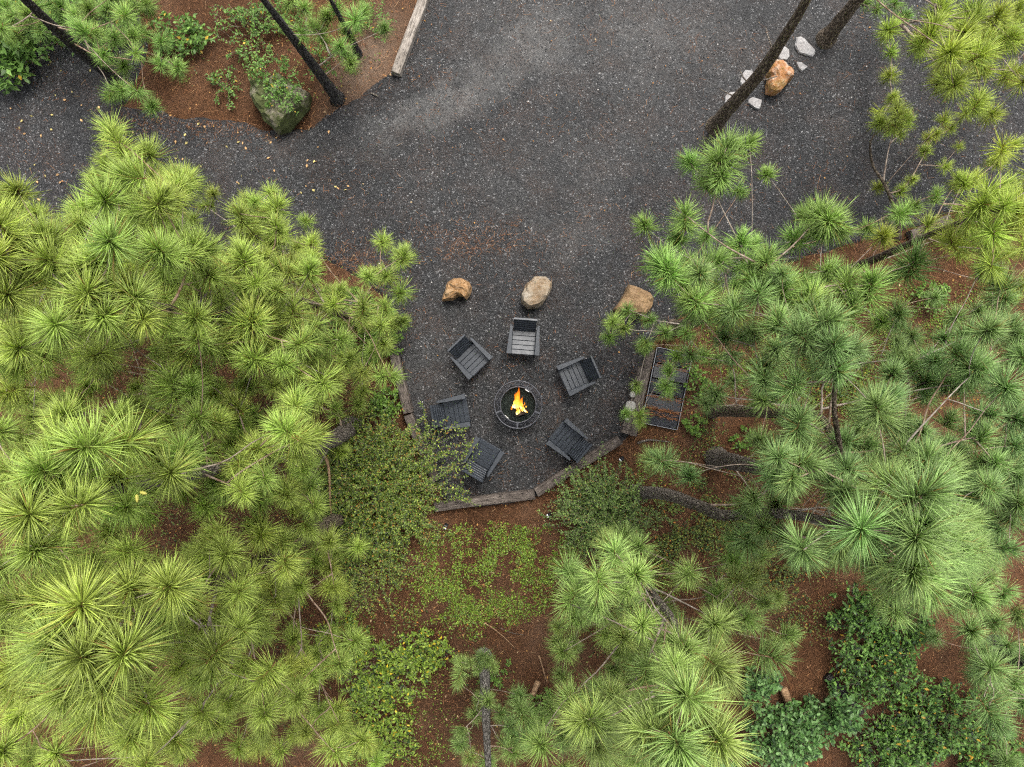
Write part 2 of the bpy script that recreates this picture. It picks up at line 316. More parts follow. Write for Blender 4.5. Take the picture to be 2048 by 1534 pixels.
M_ROCK2 = rock_mat('tan_grey_stone', [(0.3, (0.156, 0.094, 0.043)), (0.5, (0.234, 0.183, 0.125)), (0.7, (0.281, 0.257, 0.211))], (0.359, 0.335, 0.296), 3.0)
M_ROCK3 = rock_mat('brown_sandstone', [(0.3, (0.117, 0.066, 0.031)), (0.5, (0.203, 0.129, 0.066)), (0.7, (0.281, 0.172, 0.078))], (0.312, 0.234, 0.148), 2.6)
M_ROCK4 = rock_mat('rust_quartz', [(0.3, (0.16, 0.10, 0.03)), (0.43, (0.24, 0.135, 0.042)), (0.52, (0.30, 0.125, 0.045)), (0.58, (0.40, 0.29, 0.20)), (0.68, (0.52, 0.46, 0.40))], (0.50, 0.44, 0.37), 2.3)
M_WHITE = rock_mat('pale_quartzite', [(0.3, (0.21, 0.19, 0.18)), (0.5, (0.275, 0.262, 0.252)), (0.7, (0.33, 0.322, 0.31))], (0.38, 0.37, 0.34), 5, fleck=0.25)
M_LIME = rock_mat('white_limestone', [(0.3, (0.22, 0.19, 0.155)), (0.5, (0.38, 0.36, 0.315)), (0.7, (0.50, 0.485, 0.45))], (0.56, 0.545, 0.51), 14)
M_MOSSY = rock_mat('mossy_rock', [(0.3, (0.101, 0.086, 0.055)), (0.5, (0.187, 0.164, 0.117)), (0.7, (0.257, 0.234, 0.179))], (0.312, 0.296, 0.242), 2.2, moss=(0.026, 0.036, 0.008))

# ------------------------------------------------------------------ ground and gravel
edge_px = [(2600, -900), (2600, 372), (2048, 384), (1930, 405), (1790, 462), (1640, 500), (1500, 545), (1400, 600), (1345, 640), (1306, 690), (1286, 760), (1262, 850), (1240, 885),
           (1165, 930), (1076, 985), (980, 1003), (895, 1006), (868, 950), (846, 870), (826, 828), (812, 760), (795, 690), (775, 600), (735, 560), (690, 535), (640, 508), (520, 500), (330, 505), (150, 470), (-600, 470),
           (-600, -900), (-100, -900), (120, -300), (262, -10), (288, 90), (262, 170), (236, 215), (300, 228), (370, 238), (440, 246), (520, 256), (565, 268), (625, 255), (668, 225), (720, 196), (768, 160), (792, 140), (818, 70), (850, -5), (1000, -450), (1150, -900)]
ep = []
for i, a in enumerate(edge_px):
    b2 = edge_px[(i + 1) % len(edge_px)]; a3, b3 = P(*a), P(*b2); L = (b3 - a3).length
    n = max(1, int(L / 0.16)) if L < 8 else 6
    nrm = Vector((-(b3 - a3).y, (b3 - a3).x, 0)).normalized()
    for k in range(n):
        p = a3.lerp(b3, k / n); p += nrm * (0.10 * mnoise.noise(p * 1.7) + 0.06 * mnoise.noise(p * 6.1)); ep.append((p.x, p.y))
ep = np.array(ep)
xs = np.concatenate([[-220, -120, -60, -30], np.linspace(-16, 16, 130), [30, 60, 120, 220]])
X, Y = np.meshgrid(xs, xs); X = X.ravel(); Y = Y.ravel()
ing = in_poly(X, Y, ep)
Z = np.array([0.03 * mnoise.noise(Vector((x * 0.9, y * 0.9, 0))) + 0.02 * mnoise.noise(Vector((x * 3, y * 3, 5))) for x, y in zip(X, Y)])
near = ing.copy()
g2 = near.reshape(len(xs), len(xs)); gg = g2.copy()
for dx in (-1, 0, 1):
    for dy in (-1, 0, 1): gg |= np.roll(np.roll(g2, dx, 0), dy, 1)
Z = np.where(gg.ravel(), -0.05, np.abs(Z) * 0.8 + 0.0)
n = len(xs); i = np.arange(n - 1)[:, None] * n + np.arange(n - 1)[None, :]
Q = np.stack([i, i + 1, i + n + 1, i + n], -1).reshape(-1, 4)
tag(link('ground', np_mesh('ground', np.stack([X, Y, Z], 1), [Q], [M_GROUND], True)), kind='structure')
bm = bmesh.new(); top = [bm.verts.new((x, y, 0.0)) for x, y in ep]
bm.faces.new(top)
cx = ep.mean(0)
low = []
m_ = len(ep)
for k in range(m_):
    tv = ep[(k + 1) % m_] - ep[k - 1]; nv = np.array([tv[1], -tv[0]]); nv /= np.linalg.norm(nv) + 1e-9
    q = ep[k] + nv * 0.12
    if in_poly(np.array([q[0]]), np.array([q[1]]), ep)[0]: q = ep[k] - nv * 0.12
    low.append(bm.verts.new((q[0], q[1], -0.09)))
for k in range(m_): bm.faces.new((top[k], top[(k + 1) % m_], low[(k + 1) % m_], low[k]))
bmesh.ops.recalc_face_normals(bm, faces=bm.faces); bmesh.ops.triangulate(bm, faces=[f for f in bm.faces if len(f.verts) > 4])
if sum(f.normal.z for f in bm.faces) < 0: bmesh.ops.reverse_faces(bm, faces=bm.faces)
tag(link('gravel_drive', bm_mesh('gravel_drive', bm, M_GRAVEL)), kind='structure')

def scatter(n, box, keep):                 # random ground places (metres) inside a pixel box
    a, b2 = P(box[0], box[1]), P(box[2], box[3])
    x = rng.uniform(min(a.x, b2.x), max(a.x, b2.x), n); y = rng.uniform(min(a.y, b2.y), max(a.y, b2.y), n)
    i = in_poly(x, y, ep); k = i if keep == 'gravel' else ~i if keep == 'soil' else np.ones(n, bool)
    return x[k], y[k]
FULL = (-250, -250, 2300, 1780)
def frame(D, Nn):
    D = D / (np.linalg.norm(D, axis=1)[:, None] + 1e-9); S = np.cross(Nn, D); S /= np.linalg.norm(S, axis=1)[:, None] + 1e-9
    return D, S, np.cross(D, S)
def place(tv, tf, pos, D, Nn, size, cols):
    D, S, U = frame(D, Nn); tv = np.asarray(tv, float); n = len(pos)
    size = np.asarray(size, float).reshape(n, -1)
    s3 = np.hstack([size] * 3) if size.shape[1] == 1 else size
    V = pos[:, None, :] + tv[None, :, 0, None] * (D * s3[:, :1])[:, None, :] + tv[None, :, 1, None] * (S * s3[:, 1:2])[:, None, :] + tv[None, :, 2, None] * (U * s3[:, 2:3])[:, None, :]
    k = len(tv); F_ = [(np.asarray(f)[None] + (np.arange(n) * k)[:, None, None]).reshape(-1, np.asarray(f).shape[1]) for f in tf]
    return V.reshape(-1, 3), F_, np.repeat(cols, k, axis=0)
def rand_cols(n, cols, weights=None, jit=0.25):
    cols = np.array(cols, float); w_ = None if weights is None else np.array(weights, float) / sum(weights)
    c = cols[rng.choice(len(cols), n, p=w_)]; return np.clip(c * (1 + rng.normal(0, jit, (n, 1))).clip(0.35, 2), 0, 0.9)
# crushed stones lying on the gravel (too many and too small to count)
x, y = scatter(52000, (-40, -40, 2090, 1060), 'gravel'); n = len(x)
oct_v = [(0.5, 0, 0), (-0.5, 0.1, 0), (0, 0.5, 0.05), (0.1, -0.5, 0), (0.05, 0.05, 0.45), (0.25, 0.3, 0.3)]
oct_f = [[(0, 2, 5), (5, 2, 4), (0, 5, 4), (2, 1, 4), (1, 3, 4), (3, 0, 4)]]
ang = rng.uniform(0, 2 * np.pi, n); D = np.stack([np.cos(ang), np.sin(ang), rng.normal(0, .3, n)], 1); Nn = np.tile([0, 0, 1.0], (n, 1)) + rng.normal(0, .25, (n, 3))
V, Fc, cc = place(oct_v, oct_f, np.stack([x, y, np.full(n, 0.001)], 1), D, Nn, rng.uniform(0.018, 0.042, n), rand_cols(n, [(0.008, 0.008, 0.0082), (0.019, 0.019, 0.0197), (0.043, 0.0432, 0.0445), (0.11, 0.11, 0.11), (0.36, 0.34, 0.31)], [40, 34, 14, 3.2, 0.35]))
tag(link('gravel_stones', np_mesh('gravel_stones', V, Fc, [M_STONE], False, {'col': cc})), 'loose dark crushed stones covering the gravel drive', 'gravel', kind='stuff')
# fallen pine needles and leaf bits
needle_v = [(-0.5, -0.5, 0), (0.5, -0.3, 0), (0.5, 0.3, 0.0), (-0.5, 0.5, 0)]; needle_f = [[(0, 1, 2, 3)]]
def straw(name, label, n, box, keep, zmax, cols, wts, length=(0.08, 0.2), wid=0.0045, dens=None):
    x, y = scatter(n, box, keep)
    if dens is not None:
        k = np.array([rng.random() < dens(a, b2) for a, b2 in zip(x, y)]); x, y = x[k], y[k]
    n = len(x); ang = rng.uniform(0, 2 * np.pi, n); D = np.stack([np.cos(ang), np.sin(ang), rng.normal(0, .06, n)], 1)
    pos = np.stack([x, y, rng.uniform(0.008, zmax, n)], 1); Nn = np.tile([0, 0, 1.0], (n, 1)) + rng.normal(0, .3, (n, 3))
    L = rng.uniform(*length, n); sz = np.stack([L, np.full(n, wid), np.full(n, 1)], 1)
    return place(needle_v, needle_f, pos, D, Nn, sz, rand_cols(n, cols, wts, 0.3))
def stuff_join(name, label, cat, sets, m):
    V = []; Fs = {}; cc = []; off = 0
    for v, f, c_ in sets:
        for q in f: Fs.setdefault(q.shape[1], []).append(q + off)
        V.append(v); cc.append(c_); off += len(v)
    return tag(link(name, np_mesh(name, np.vstack(V), [np.vstack(q) for q in Fs.values()], [m], False, {'col': np.vstack(cc)})), label, cat, kind='stuff')
def clump(a, b2): return max(0.0, min(1, 0.45 + 1.7 * mnoise.noise(Vector((a * 0.8, b2 * 0.8, 3))) + 0.8 * mnoise.noise(Vector((a * 3.1, b2 * 3.1, 9)))))
def near_px(cx_, cy_, rx_, ry_):
    c0 = P(cx_, cy_)
    return lambda a, b2: (0.25 + clump(a, b2)) * max(0.0, 1 - math.hypot((a - c0.x) * 90 / rx_, (b2 - c0.y) * 90 / ry_))
straw_cols = [(0.20, 0.085, 0.035), (0.115, 0.05, 0.023), (0.29, 0.15, 0.066), (0.05, 0.025, 0.014), (0.36, 0.23, 0.12)]
S = [straw('', '', 95000, FULL, 'soil', 0.05, straw_cols, [40, 35, 16, 20, 4])]
lf_v = [(-0.5, 0, 0), (0, -0.32, 0.06), (0.5, 0, 0.03), (0.05, 0.3, 0.08)]
def leaf_bits(n, box, keep, cols, wts, size, zmax=0.03, dens=None):
    x, y = scatter(n, box, keep)
    if dens is not None:
        k = np.array([rng.random() < dens(a, b2) for a, b2 in zip(x, y)]); x, y = x[k], y[k]
    n = len(x); ang = rng.uniform(0, 2 * np.pi, n); D = np.stack([np.cos(ang), np.sin(ang), rng.normal(0, .2, n)], 1); Nn = np.tile([0, 0, 1.0], (n, 1)) + rng.normal(0, .4, (n, 3))
    return place(lf_v, needle_f, np.stack([x, y, rng.uniform(0.012, zmax, n)], 1), D, Nn, rng.uniform(*size, n), rand_cols(n, cols, wts, 0.25))
leaf_cols = [(0.24, 0.12, 0.045), (0.34, 0.18, 0.055), (0.16, 0.08, 0.038), (0.36, 0.26, 0.14), (0.08, 0.04, 0.022)]
S.append(leaf_bits(9000, FULL, 'soil', leaf_cols, [30, 14, 30, 8, 25], (0.03, 0.075)))
stuff_join('pine_straw_litter', 'reddish-brown fallen pine needles and leaves covering the soil', 'pine straw', S, M_LITTER)
S = [straw('', '', 30000, FULL, 'gravel', 0.03, straw_cols, [40, 35, 16, 20, 2], (0.05, 0.16), 0.0042, clump),
     straw('', '', 7000, (560, 430, 860, 680), 'gravel', 0.03, straw_cols, [40, 35, 16, 20, 2], (0.05, 0.16), 0.0042, near_px(690, 545, 150, 80)),
     straw('', '', 3500, (700, 400, 1100, 560), 'gravel', 0.03, straw_cols, [40, 35, 16, 20, 2], (0.05, 0.16), 0.0042, near_px(930, 480, 200, 60)),
     straw('', '', 9000, (150, 150, 760, 380), 'gravel', 0.03, straw_cols, [40, 35, 16, 20, 2], (0.05, 0.16), 0.0042, near_px(420, 235, 260, 60)),
     leaf_bits(1900, FULL, 'gravel', leaf_cols, [30, 20, 30, 10, 15], (0.02, 0.055), 0.03, clump), leaf_bits(140, (0, 80, 700, 460), 'gravel', [(0.45, 0.27, 0.12), (0.40, 0.33, 0.12)], None, (0.05, 0.09))]
stuff_join('needles_on_gravel', 'brown pine needles and leaf bits scattered over the dark gravel', 'pine straw', S, M_LITTER)

# ------------------------------------------------------------------ timbers
def timber(label, p0, p1, wid=0.21, hgt=0.19, m=None, zb=0.0, group='landscape timbers edging the gravel', seed=0):
    a, b2 = P(*p0, zb + hgt), P(*p1, zb + hgt); a.z = b2.z = 0; d = b2 - a; L = d.length
    nx, ny, nz = max(8, int(L / 0.09)), 5, 4
    bm = bmesh.new(); add_box(bm, (0, 0, hgt / 2), (L, wid, hgt))
    bmesh.ops.subdivide_edges(bm, edges=[e for e in bm.edges if abs(e.verts[0].co.x - e.verts[1].co.x) > 0.1], cuts=nx, use_grid_fill=True)
    bmesh.ops.subdivide_edges(bm, edges=[e for e in bm.edges if abs(e.verts[0].co.y - e.verts[1].co.y) > 0.1], cuts=ny, use_grid_fill=True)
    bmesh.ops.subdivide_edges(bm, edges=[e for e in bm.edges if abs(e.verts[0].co.z - e.verts[1].co.z) > 0.1], cuts=2, use_grid_fill=True)
    for v in bm.verts:
        c_ = v.co.copy(); q = Vector((c_.x * 1.2, c_.y * 9, c_.z * 9 + seed * 7.1))
        ey = abs(c_.y) / (wid / 2); ez = c_.z / hgt
        if ey > .95 and ez > .9: v.co.y *= 0.955 - 0.03 * abs(mnoise.noise(q)); v.co.z -= 0.012
        if abs(abs(c_.x) - L / 2) < 1e-3: v.co.x += 0.022 * mnoise.noise(Vector((c_.y * 14, c_.z * 14, seed))) ; v.co.x *= 0.998 if ez < .95 else 0.993
        v.co.z += 0.010 * mnoise.noise(q) if ez > 0.6 else 0; v.co.y += 0.010 * mnoise.noise(q + Vector((5, 0, 0)))
        v.co.y += 0.02 * math.sin(c_.x * 1.1 + seed)
    o = link('landscape_timber', bm_mesh('landscape_timber', bm, m or M_TIMBER)); o.location = ((a.x + b2.x) / 2, (a.y + b2.y) / 2, zb); o.rotation_euler = (0, 0, math.atan2(d.y, d.x))
    return tag(o, label, 'timber', group)
timber('weathered timber along the bottom edge of the pit, left of the corner', (868, 1015), (1070, 991), seed=1)
timber('dark timber on the lower right edge of the pit behind a chair', (1073, 987), (1241, 880), seed=2)
timber('short end-on timber under the white rocks, right of the pit', (1252, 868), (1284, 735), 0.19, seed=3)
timber('second timber lying alongside the white-rock timber, next to the black panel', (1268, 872), (1304, 700), 0.17, seed=8)
timber('weathered timber left of the pit, half under pine branches', (783, 690), (818, 826), seed=4)
timber('lower left timber running into the fine-leaved shrub', (817, 829), (872, 962), seed=5)
timber('pale long timber at the top edge between pine straw and gravel', (858, -30), (789, 144), 0.215, 0.19, M_TIMBER_PALE, seed=6)
timber('dark timber half hidden under pines near the right edge', (1826, 472), (1905, 440), 0.26, 0.2, seed=7)

# ------------------------------------------------------------------ rocks
def rock(label, pts, h, m, seed, name='boulder', cat='boulder', group=None, flat=0.8, rough=0.05, zb=0.0, facet=0.0):
    pts = [P(x, y, zb + h * 0.4) for x, y in pts]; c_ = sum(pts, Vector()) / len(pts); c_.z = 0
    L = [Vector((p.x - c_.x, p.y - c_.y, 0)) for p in pts]
    if sum(L[i].x * L[(i + 1) % len(L)].y - L[i].y * L[(i + 1) % len(L)].x for i in range(len(L))) < 0: L.reverse()
    ring = []
    for i, a in enumerate(L):
        b2 = L[(i + 1) % len(L)]; k = max(1, int((b2 - a).length / max(0.05, h * 0.18)))
        ring += [a.lerp(b2, j / k) for j in range(k)]
    lay = [(0.93, -0.03), (1.0, 0.22), (0.995, 0.5), (0.94, 0.78), (flat, 0.95), (flat * 0.72, 1.0), (flat * 0.45, 1.02), (flat * 0.2, 1.0)]
    bm = bmesh.new(); rows = []
    tl = Vector((mnoise.noise(Vector((seed, 1, 2))), mnoise.noise(Vector((3, seed, 2))), 0)) * 0.9
    for s_, zz in lay:
        row = []
        for p in ring:
            q = p * s_; z = h * zz
            if zz > 0.3: z += (q.x * tl.x + q.y * tl.y) * 0.45 * (zz - 0.3)
            v3 = Vector((q.x, q.y, z)); sd = Vector((seed * 3.3, seed * 1.7, 0))
            nz = rough * (mnoise.noise(v3 * 3.2 + sd) + 0.5 * mnoise.noise(v3 * 8 + sd) + 0.3 * mnoise.noise(v3 * 18 + sd))
            st = 0.0
            if facet and zz > 0.6: st = facet * (math.floor(2.2 * mnoise.noise(v3 * 2.3 + sd * 2)) / 2.2)
            v3 += Vector((q.x, q.y, 0)).normalized() * nz * 0.7 * (1 if zz > .1 else 0); v3.z += nz * (1 if zz > 0.4 else 0.2) + st
            row.append(bm.verts.new(v3))
        rows.append(row)
    n = len(ring)
    for a, b2 in zip(rows, rows[1:]):
        for i in range(n): bm.faces.new((a[i], a[(i + 1) % n], b2[(i + 1) % n], b2[i]))
    bm.faces.new(rows[-1]); bm.faces.new(rows[0][::-1])
    me = bm_mesh(name, bm, m); o = link(name, me); o.location = (c_.x, c_.y, zb)
    return tag(o, label, cat, group)
def Zm(pts, ox, oy, s_): return [(ox + x / s_, oy + y / s_) for x, y in pts]
z5 = (860, 530, 4.267); z6 = (1420, 50, 8.52)
rock('ochre angular boulder, leftmost of the three in a row above the chairs', Zm([(108, 305), (128, 225), (150, 150), (200, 112), (262, 112), (330, 145), (355, 190), (345, 250), (310, 295), (280, 268), (240, 265), (190, 300)], *z5), 0.42, M_ROCK1, 1, facet=0.10, group='boulders set in a row')
rock('rounded tan and grey boulder, middle of the three above the chairs', Zm([(820, 160), (890, 105), (990, 105), (1045, 150), (1040, 200), (1000, 280), (960, 345), (920, 365), (830, 380), (780, 330), (785, 260)], *z5), 0.5, M_ROCK2, 2, group='boulders set in a row')
rock('brown boulder partly under pine needles, rightmost of the three in a row', Zm([(1690, 172), (1780, 195), (1870, 240), (1912, 290), (1890, 360), (1830, 430), (1700, 430), (1600, 415), (1565, 380), (1620, 300), (1660, 240)], *z5), 0.45, M_ROCK3, 3, rough=0.035, group='boulders set in a row')
rock('rust-orange and white boulder on the gravel beside the leaning trunk', Zm([(1085, 605), (1250, 680), (1420, 820), (1400, 940), (1320, 960), (1250, 1080), (1170, 1160), (1070, 1180), (980, 1150), (970, 1000), (1000, 900), (960, 830), (1000, 720)], *z6), 0.42, M_ROCK4, 4, facet=0.08)
rock('large moss-covered boulder with leafy vines at the gravel corner', Zm([(1200, 400), (1300, 375), (1380, 390), (1440, 430), (1480, 450), (1470, 500), (1420, 560), (1370, 620), (1320, 635), (1270, 580), (1230, 520), (1205, 460)], 0, 0, 2.381), 0.6, M_MOSSY, 5, rough=0.09)
slabs = [('largest white flat stone, top right of the rust-orange boulder', [(1470, 215), (1540, 200), (1600, 235), (1690, 350), (1780, 430), (1780, 510), (1745, 555), (1640, 520), (1500, 480), (1440, 350)]),
         ('white flat stone touching the leaning trunk above the rust-orange boulder', [(1270, 360), (1350, 420), (1350, 540), (1300, 600), (1200, 605), (1130, 540), (1190, 450)]),
         ('small pointed white flat stone right of the rust-orange boulder', [(1455, 635), (1550, 640), (1670, 720), (1560, 800), (1500, 740)]),
         ('grey-white flat stone showing left of the leaning trunk', [(600, 770), (720, 780), (760, 840), (640, 950), (530, 1030), (505, 980), (545, 850)]),
         ('flat stone low on the left of the leaning trunk, mostly hidden', [(330, 1150), (430, 1150), (480, 1200), (400, 1300), (240, 1340), (255, 1210)]),
         ('white flat stone lying lowest, right of the leaning trunk base', [(720, 1235), (885, 1280), (870, 1390), (830, 1445), (760, 1420), (640, 1330), (650, 1270)])]
for i, (lb, pts) in enumerate(slabs): rock(lb, Zm(pts, *z6), 0.07, M_WHITE, 20 + i, 'flat_stone', 'stone', 'white flat stones around the rust-orange boulder', 0.9, 0.014)
zt = (1220, 680, 7.67)
def blob(cx, cy, r1, r2, a0=0.3, n=9): return [(cx + r1 * math.cos(k * 2 * math.pi / n) * random.uniform(.85, 1.1) * math.cos(a0) - r2 * math.sin(k * 2 * math.pi / n) * math.sin(a0), cy + r1 * math.cos(k * 2 * math.pi / n) * math.sin(a0) + r2 * math.sin(k * 2 * math.pi / n) * random.uniform(.85, 1.1) * math.cos(a0)) for k in range(n)]
for i, (lb, cx_, cy_, r1, r2) in enumerate([('pitted white rock, upper of the stacked pair on the timber', 380, 712, 62, 55), ('white rock just under the upper one on the timber', 348, 835, 55, 58), ('largest pitted white rock on the timber right of the pit', 316, 1010, 82, 85), ('smallest white rock, lowest on the timber right of the pit', 265, 1205, 40, 32), ('greenish white rock at the top corner of the black panel', 618, 262, 45, 80)]):
    rock(lb, Zm(blob(cx_, cy_, r1, r2), *zt), 0.13 if i != 3 else 0.07, M_LIME, 40 + i, 'white_rock', 'rock', 'white rocks on the timber', 0.75, 0.03, zb=0.20 if i != 4 else 0.0)
rock('pale flat stone among the leaves at the left gravel edge', Zm([(940, 760), (985, 745), (1085, 850), (1050, 880), (1000, 880), (955, 830)], 400, 360, 3.487), 0.1, M_WHITE, 60, 'flat_stone', 'stone', None, 0.85, 0.02)

# ------------------------------------------------------------------ chairs
def part_box(name, parent, boxes, m, bev=0.006):
    bm = bmesh.new()
    for c_, s_, r_ in boxes: add_box(bm, c_, s_, r_, bev)
    return link(name, bm_mesh(name, bm, m), parent)
def make_chair(label):
    t = thing('lounge_chair', label, 'chair', group='charcoal chairs around the fire pit')
    Rx = lambda a: Matrix.Rotation(a, 3, 'X')
    sl = math.atan2(-0.09, 0.50)
    for k in range(5):                                          # seat slats, front to back
        f = k / 4; y = -0.30 + 0.108 * k; z = 0.405 - 0.085 * f
        part_box('seat_slat', t, [((0, y, z), (0.525, 0.1035, 0.022), Rx(sl))], M_PAINT)
    ba = math.atan2(0.20, 0.50)
    for k in range(6):                                          # back slats, low to high
        f = (k + 0.5) / 6; y = 0.19 + 0.215 * f; z = 0.33 + 0.50 * f
        part_box('back_slat', t, [((0, y, z), (0.50, 0.020, 0.078), Rx(-ba))], M_PAINT)
    part_box('top_rail', t, [((0, 0.415, 0.845), (0.535, 0.05, 0.03), Rx(-0.15))], M_PAINT)
    for s_ in (-1, 1):
        part_box('back_post', t, [((s_ * 0.235, 0.315, 0.555), (0.035, 0.03, 0.60), Rx(-ba))], M_PAINT)
        bm = bmesh.new()                                        # tapered arm, wide at the front
        pts = [(0.262, -0.36), (0.378, -0.36), (0.345, 0.10), (0.332, 0.30), (0.285, 0.30), (0.270, 0.10)]
        up = [bm.verts.new((s_ * x, y, 0.612)) for x, y in pts]; dn = [bm.verts.new((s_ * x, y, 0.588)) for x, y in pts]
        bm.faces.new(up if s_ > 0 else up[::-1]); bm.faces.new(dn[::-1] if s_ > 0 else dn)
        for k in range(6): bm.faces.new((up[k], dn[k], dn[(k + 1) % 6], up[(k + 1) % 6]))
        bmesh.ops.recalc_face_normals(bm, faces=bm.faces); bmesh.ops.bevel(bm, geom=list(bm.edges), offset=0.004, segments=1, affect='EDGES')
        link('arm', bm_mesh('arm', bm, M_PAINT), t)
        part_box('leg', t, [((s_ * 0.298, -0.295, 0.293), (0.028, 0.10, 0.586), None)], M_PAINT)
        part_box('leg', t, [((s_ * 0.298, 0.235, 0.293), (0.028, 0.10, 0.586), None)], M_PAINT)
        part_box('side_rail', t, [((s_ * 0.274, -0.04, 0.33), (0.022, 0.66, 0.11), Rx(sl))], M_PAINT)
    part_box('apron', t, [((0, -0.352, 0.355), (0.52, 0.022, 0.09), None)], M_PAINT)
    return t
def copy_tree(o, parent=None):
    c_ = o.copy(); C.objects.link(c_)
    if parent is not None: c_.parent = parent
    for ch in list(o.children): copy_tree(ch, c_)
    return c_
chairs = [('charcoal slatted chair above the fire pit, facing straight down to it', 1048, 676, (-25, 335)),
          ('charcoal slatted chair upper left of the fire pit, below the ochre boulder', 939, 713, (220, 228)),
          ('charcoal slatted chair right of the fire pit, nearest the black panel', 1156, 749, (-275, 120)),
          ('dark chair left of the fire pit with shrub sprays over its seat', 903, 826, (328, -62)),
          ('dark slatted chair lower left of the fire pit, beside the fine-leaved shrub', 964, 917, (170, -295)),
          ('dark slatted chair lower right of the fire pit, back against the timber', 1138, 882, (-245, -200))]
proto = None
for lb, x, y, d in chairs:
    if proto is None: proto = o = make_chair(lb)
    else: o = copy_tree(proto); o['label'] = lb
    p = P(x, y, 0.45); fx, fy = d[0], -d[1]                     # world facing direction; the chair's front is local -y
    o.rotation_euler = (0, 0, math.atan2(fy, fx) + math.pi / 2); fl = math.hypot(fx, fy)
    o.location = (p.x + fx / fl * 0.02, p.y + fy / fl * 0.02, 0); o.scale = (0.95, 0.95, 0.95)

# ------------------------------------------------------------------ fire pit
pc = P(1036.3, 809.3, 0.45); FX, FY = pc.x, pc.y
pit = thing('fire_pit', 'round black steel fire pit with mesh rim in the middle of the chairs', 'fire pit', (FX, FY, 0))
def lathe(prof, n=64):
    V = []; Q = []
    for r_, z in prof:
        for k in range(n): a = 2 * math.pi * k / n; V.append((r_ * math.cos(a), r_ * math.sin(a), z))
    for i in range(len(prof) - 1):
        for k in range(n): Q.append((i * n + k, i * n + (k + 1) % n, (i + 1) * n + (k + 1) % n, (i + 1) * n + k))
    return np.array(V), np.array(Q)
def ring(r_, z, th, n=72): return lathe([(r_ + th * math.cos(a), z + th * math.sin(a)) for a in np.linspace(0, 2 * math.pi, 9)], n)
V, Q = lathe([(0.375, 0.435), (0.37, 0.40), (0.33, 0.30), (0.24, 0.22), (0.12, 0.185), (0.005, 0.18), (0.005, 0.172), (0.13, 0.176), (0.25, 0.212), (0.34, 0.295), (0.38, 0.40), (0.382, 0.435)])
link('bowl', np_mesh('bowl', V, [Q], [M_SOOT], True), pit)
for r_, th, nm in ((0.512, 0.016, 'outer_ring'), (0.385, 0.014, 'inner_ring')):
    V, Q = ring(r_, 0.45, th); link(nm, np_mesh(nm, V, [Q], [M_STEEL], True), pit)
def wire_mesh(name, r0, r1, z, sp, th, m, dome=0.0):
    tb = Tubes(); k = -r1 + sp / 2
    for ax in (0, 1):
        k = -r1 + sp / 2
        while k < r1:
            e1_ = math.sqrt(max(0, r1 * r1 - k * k)); e0 = math.sqrt(r0 * r0 - k * k) if abs(k) < r0 else 0
            for (s0, s1) in ([(-e1_, e1_)] if e0 == 0 else [(-e1_, -e0), (e0, e1_)]):
                if s1 - s0 < 0.01: continue
                ts = np.linspace(s0, s1, 9 if dome else 2); q = [(t_, k) if ax == 0 else (k, t_) for t_ in ts]
                c45 = math.sqrt(.5); path = [((u - v) * c45, (u + v) * c45, z + ax * th + dome * (1 - (u * u + v * v) / (r1 * r1))) for u, v in q]
                tb.add(path, [th] * len(path), 3)
            k += sp
    return link(name, tb.mesh(name, m, False), pit)
wire_mesh('mesh_shelf', 0.39, 0.508, 0.452, 0.021, 0.0028, M_STEEL)
wire_mesh('grate', 0.0, 0.37, 0.40, 0.024, 0.0026, M_SOOT)
for a in (57, -22, -92, -160):                                  # flat straps across the mesh shelf
    bm = bmesh.new(); add_box(bm, (0.449, 0, 0.462), (0.115, 0.036 if a != 57 else 0.015, 0.008), None, 0.002)
    if a == 57: add_box(bm, (0.449, 0.10, 0.462), (0.115, 0.015, 0.008), None, 0.002)
    o = link('strap', bm_mesh('strap', bm, M_STEEL), pit); o.rotation_euler = (0, 0, R(a - (7 if a == 57 else 0)))
for a in (57, 227):
    bm = bmesh.new(); add_box(bm, (0.36, 0, 0.475), (0.016, 0.10, 0.016), None, 0.003)
    for s_ in (-1, 1): add_box(bm, (0.362, s_ * 0.043, 0.458), (0.012, 0.012, 0.03))
    o = link('handle', bm_mesh('handle', bm, M_CHROME), pit); o.rotation_euler = (0, 0, R(a))
for a in (20, 110, 200, 290):
    tb = Tubes(); ca, sa = math.cos(R(a)), math.sin(R(a)); tb.add([(0.47 * ca, 0.47 * sa, 0.45), (0.42 * ca, 0.42 * sa, 0.22), (0.47 * ca, 0.47 * sa, 0.0)], [0.014] * 3, 8); link('leg', tb.mesh('leg', M_STEEL), pit)
V, Q = ring(0.43, 0.14, 0.009); link('leg_ring', np_mesh('leg_ring', V, [Q], [M_STEEL], True), pit)
def log(name, label, cat, path, r0, r1, m, group=None, n=10, jit=0.05, parent=None):
    p0 = Vector(path[0]); pts = smooth_path([np.array(p) - np.array(p0) for p in path], max(0.03, r0 * 0.8))
    rad = np.linspace(r0, r1, len(pts)); tb = Tubes(); tb.add(pts, rad, n, jit); o = link(name, tb.mesh(name, m), parent); o.location = p0
    return tag(o, label, cat, group)
log('firewood_log', 'charred log lying lowest under the flames', 'log', [(FX - 0.06, FY - 0.235, 0.452), (FX + 0.05, FY - 0.20, 0.455), (FX + 0.17, FY - 0.155, 0.45)], 0.04, 0.038, M_CHAR, 'burning logs in the fire pit')
log('firewood_log', 'charred log leaning to the right at the foot of the flames', 'log', [(FX + 0.02, FY - 0.05, 0.50), (FX + 0.11, FY - 0.11, 0.49), (FX + 0.21, FY - 0.15, 0.448)], 0.032, 0.03, M_CHAR, 'burning logs in the fire pit')
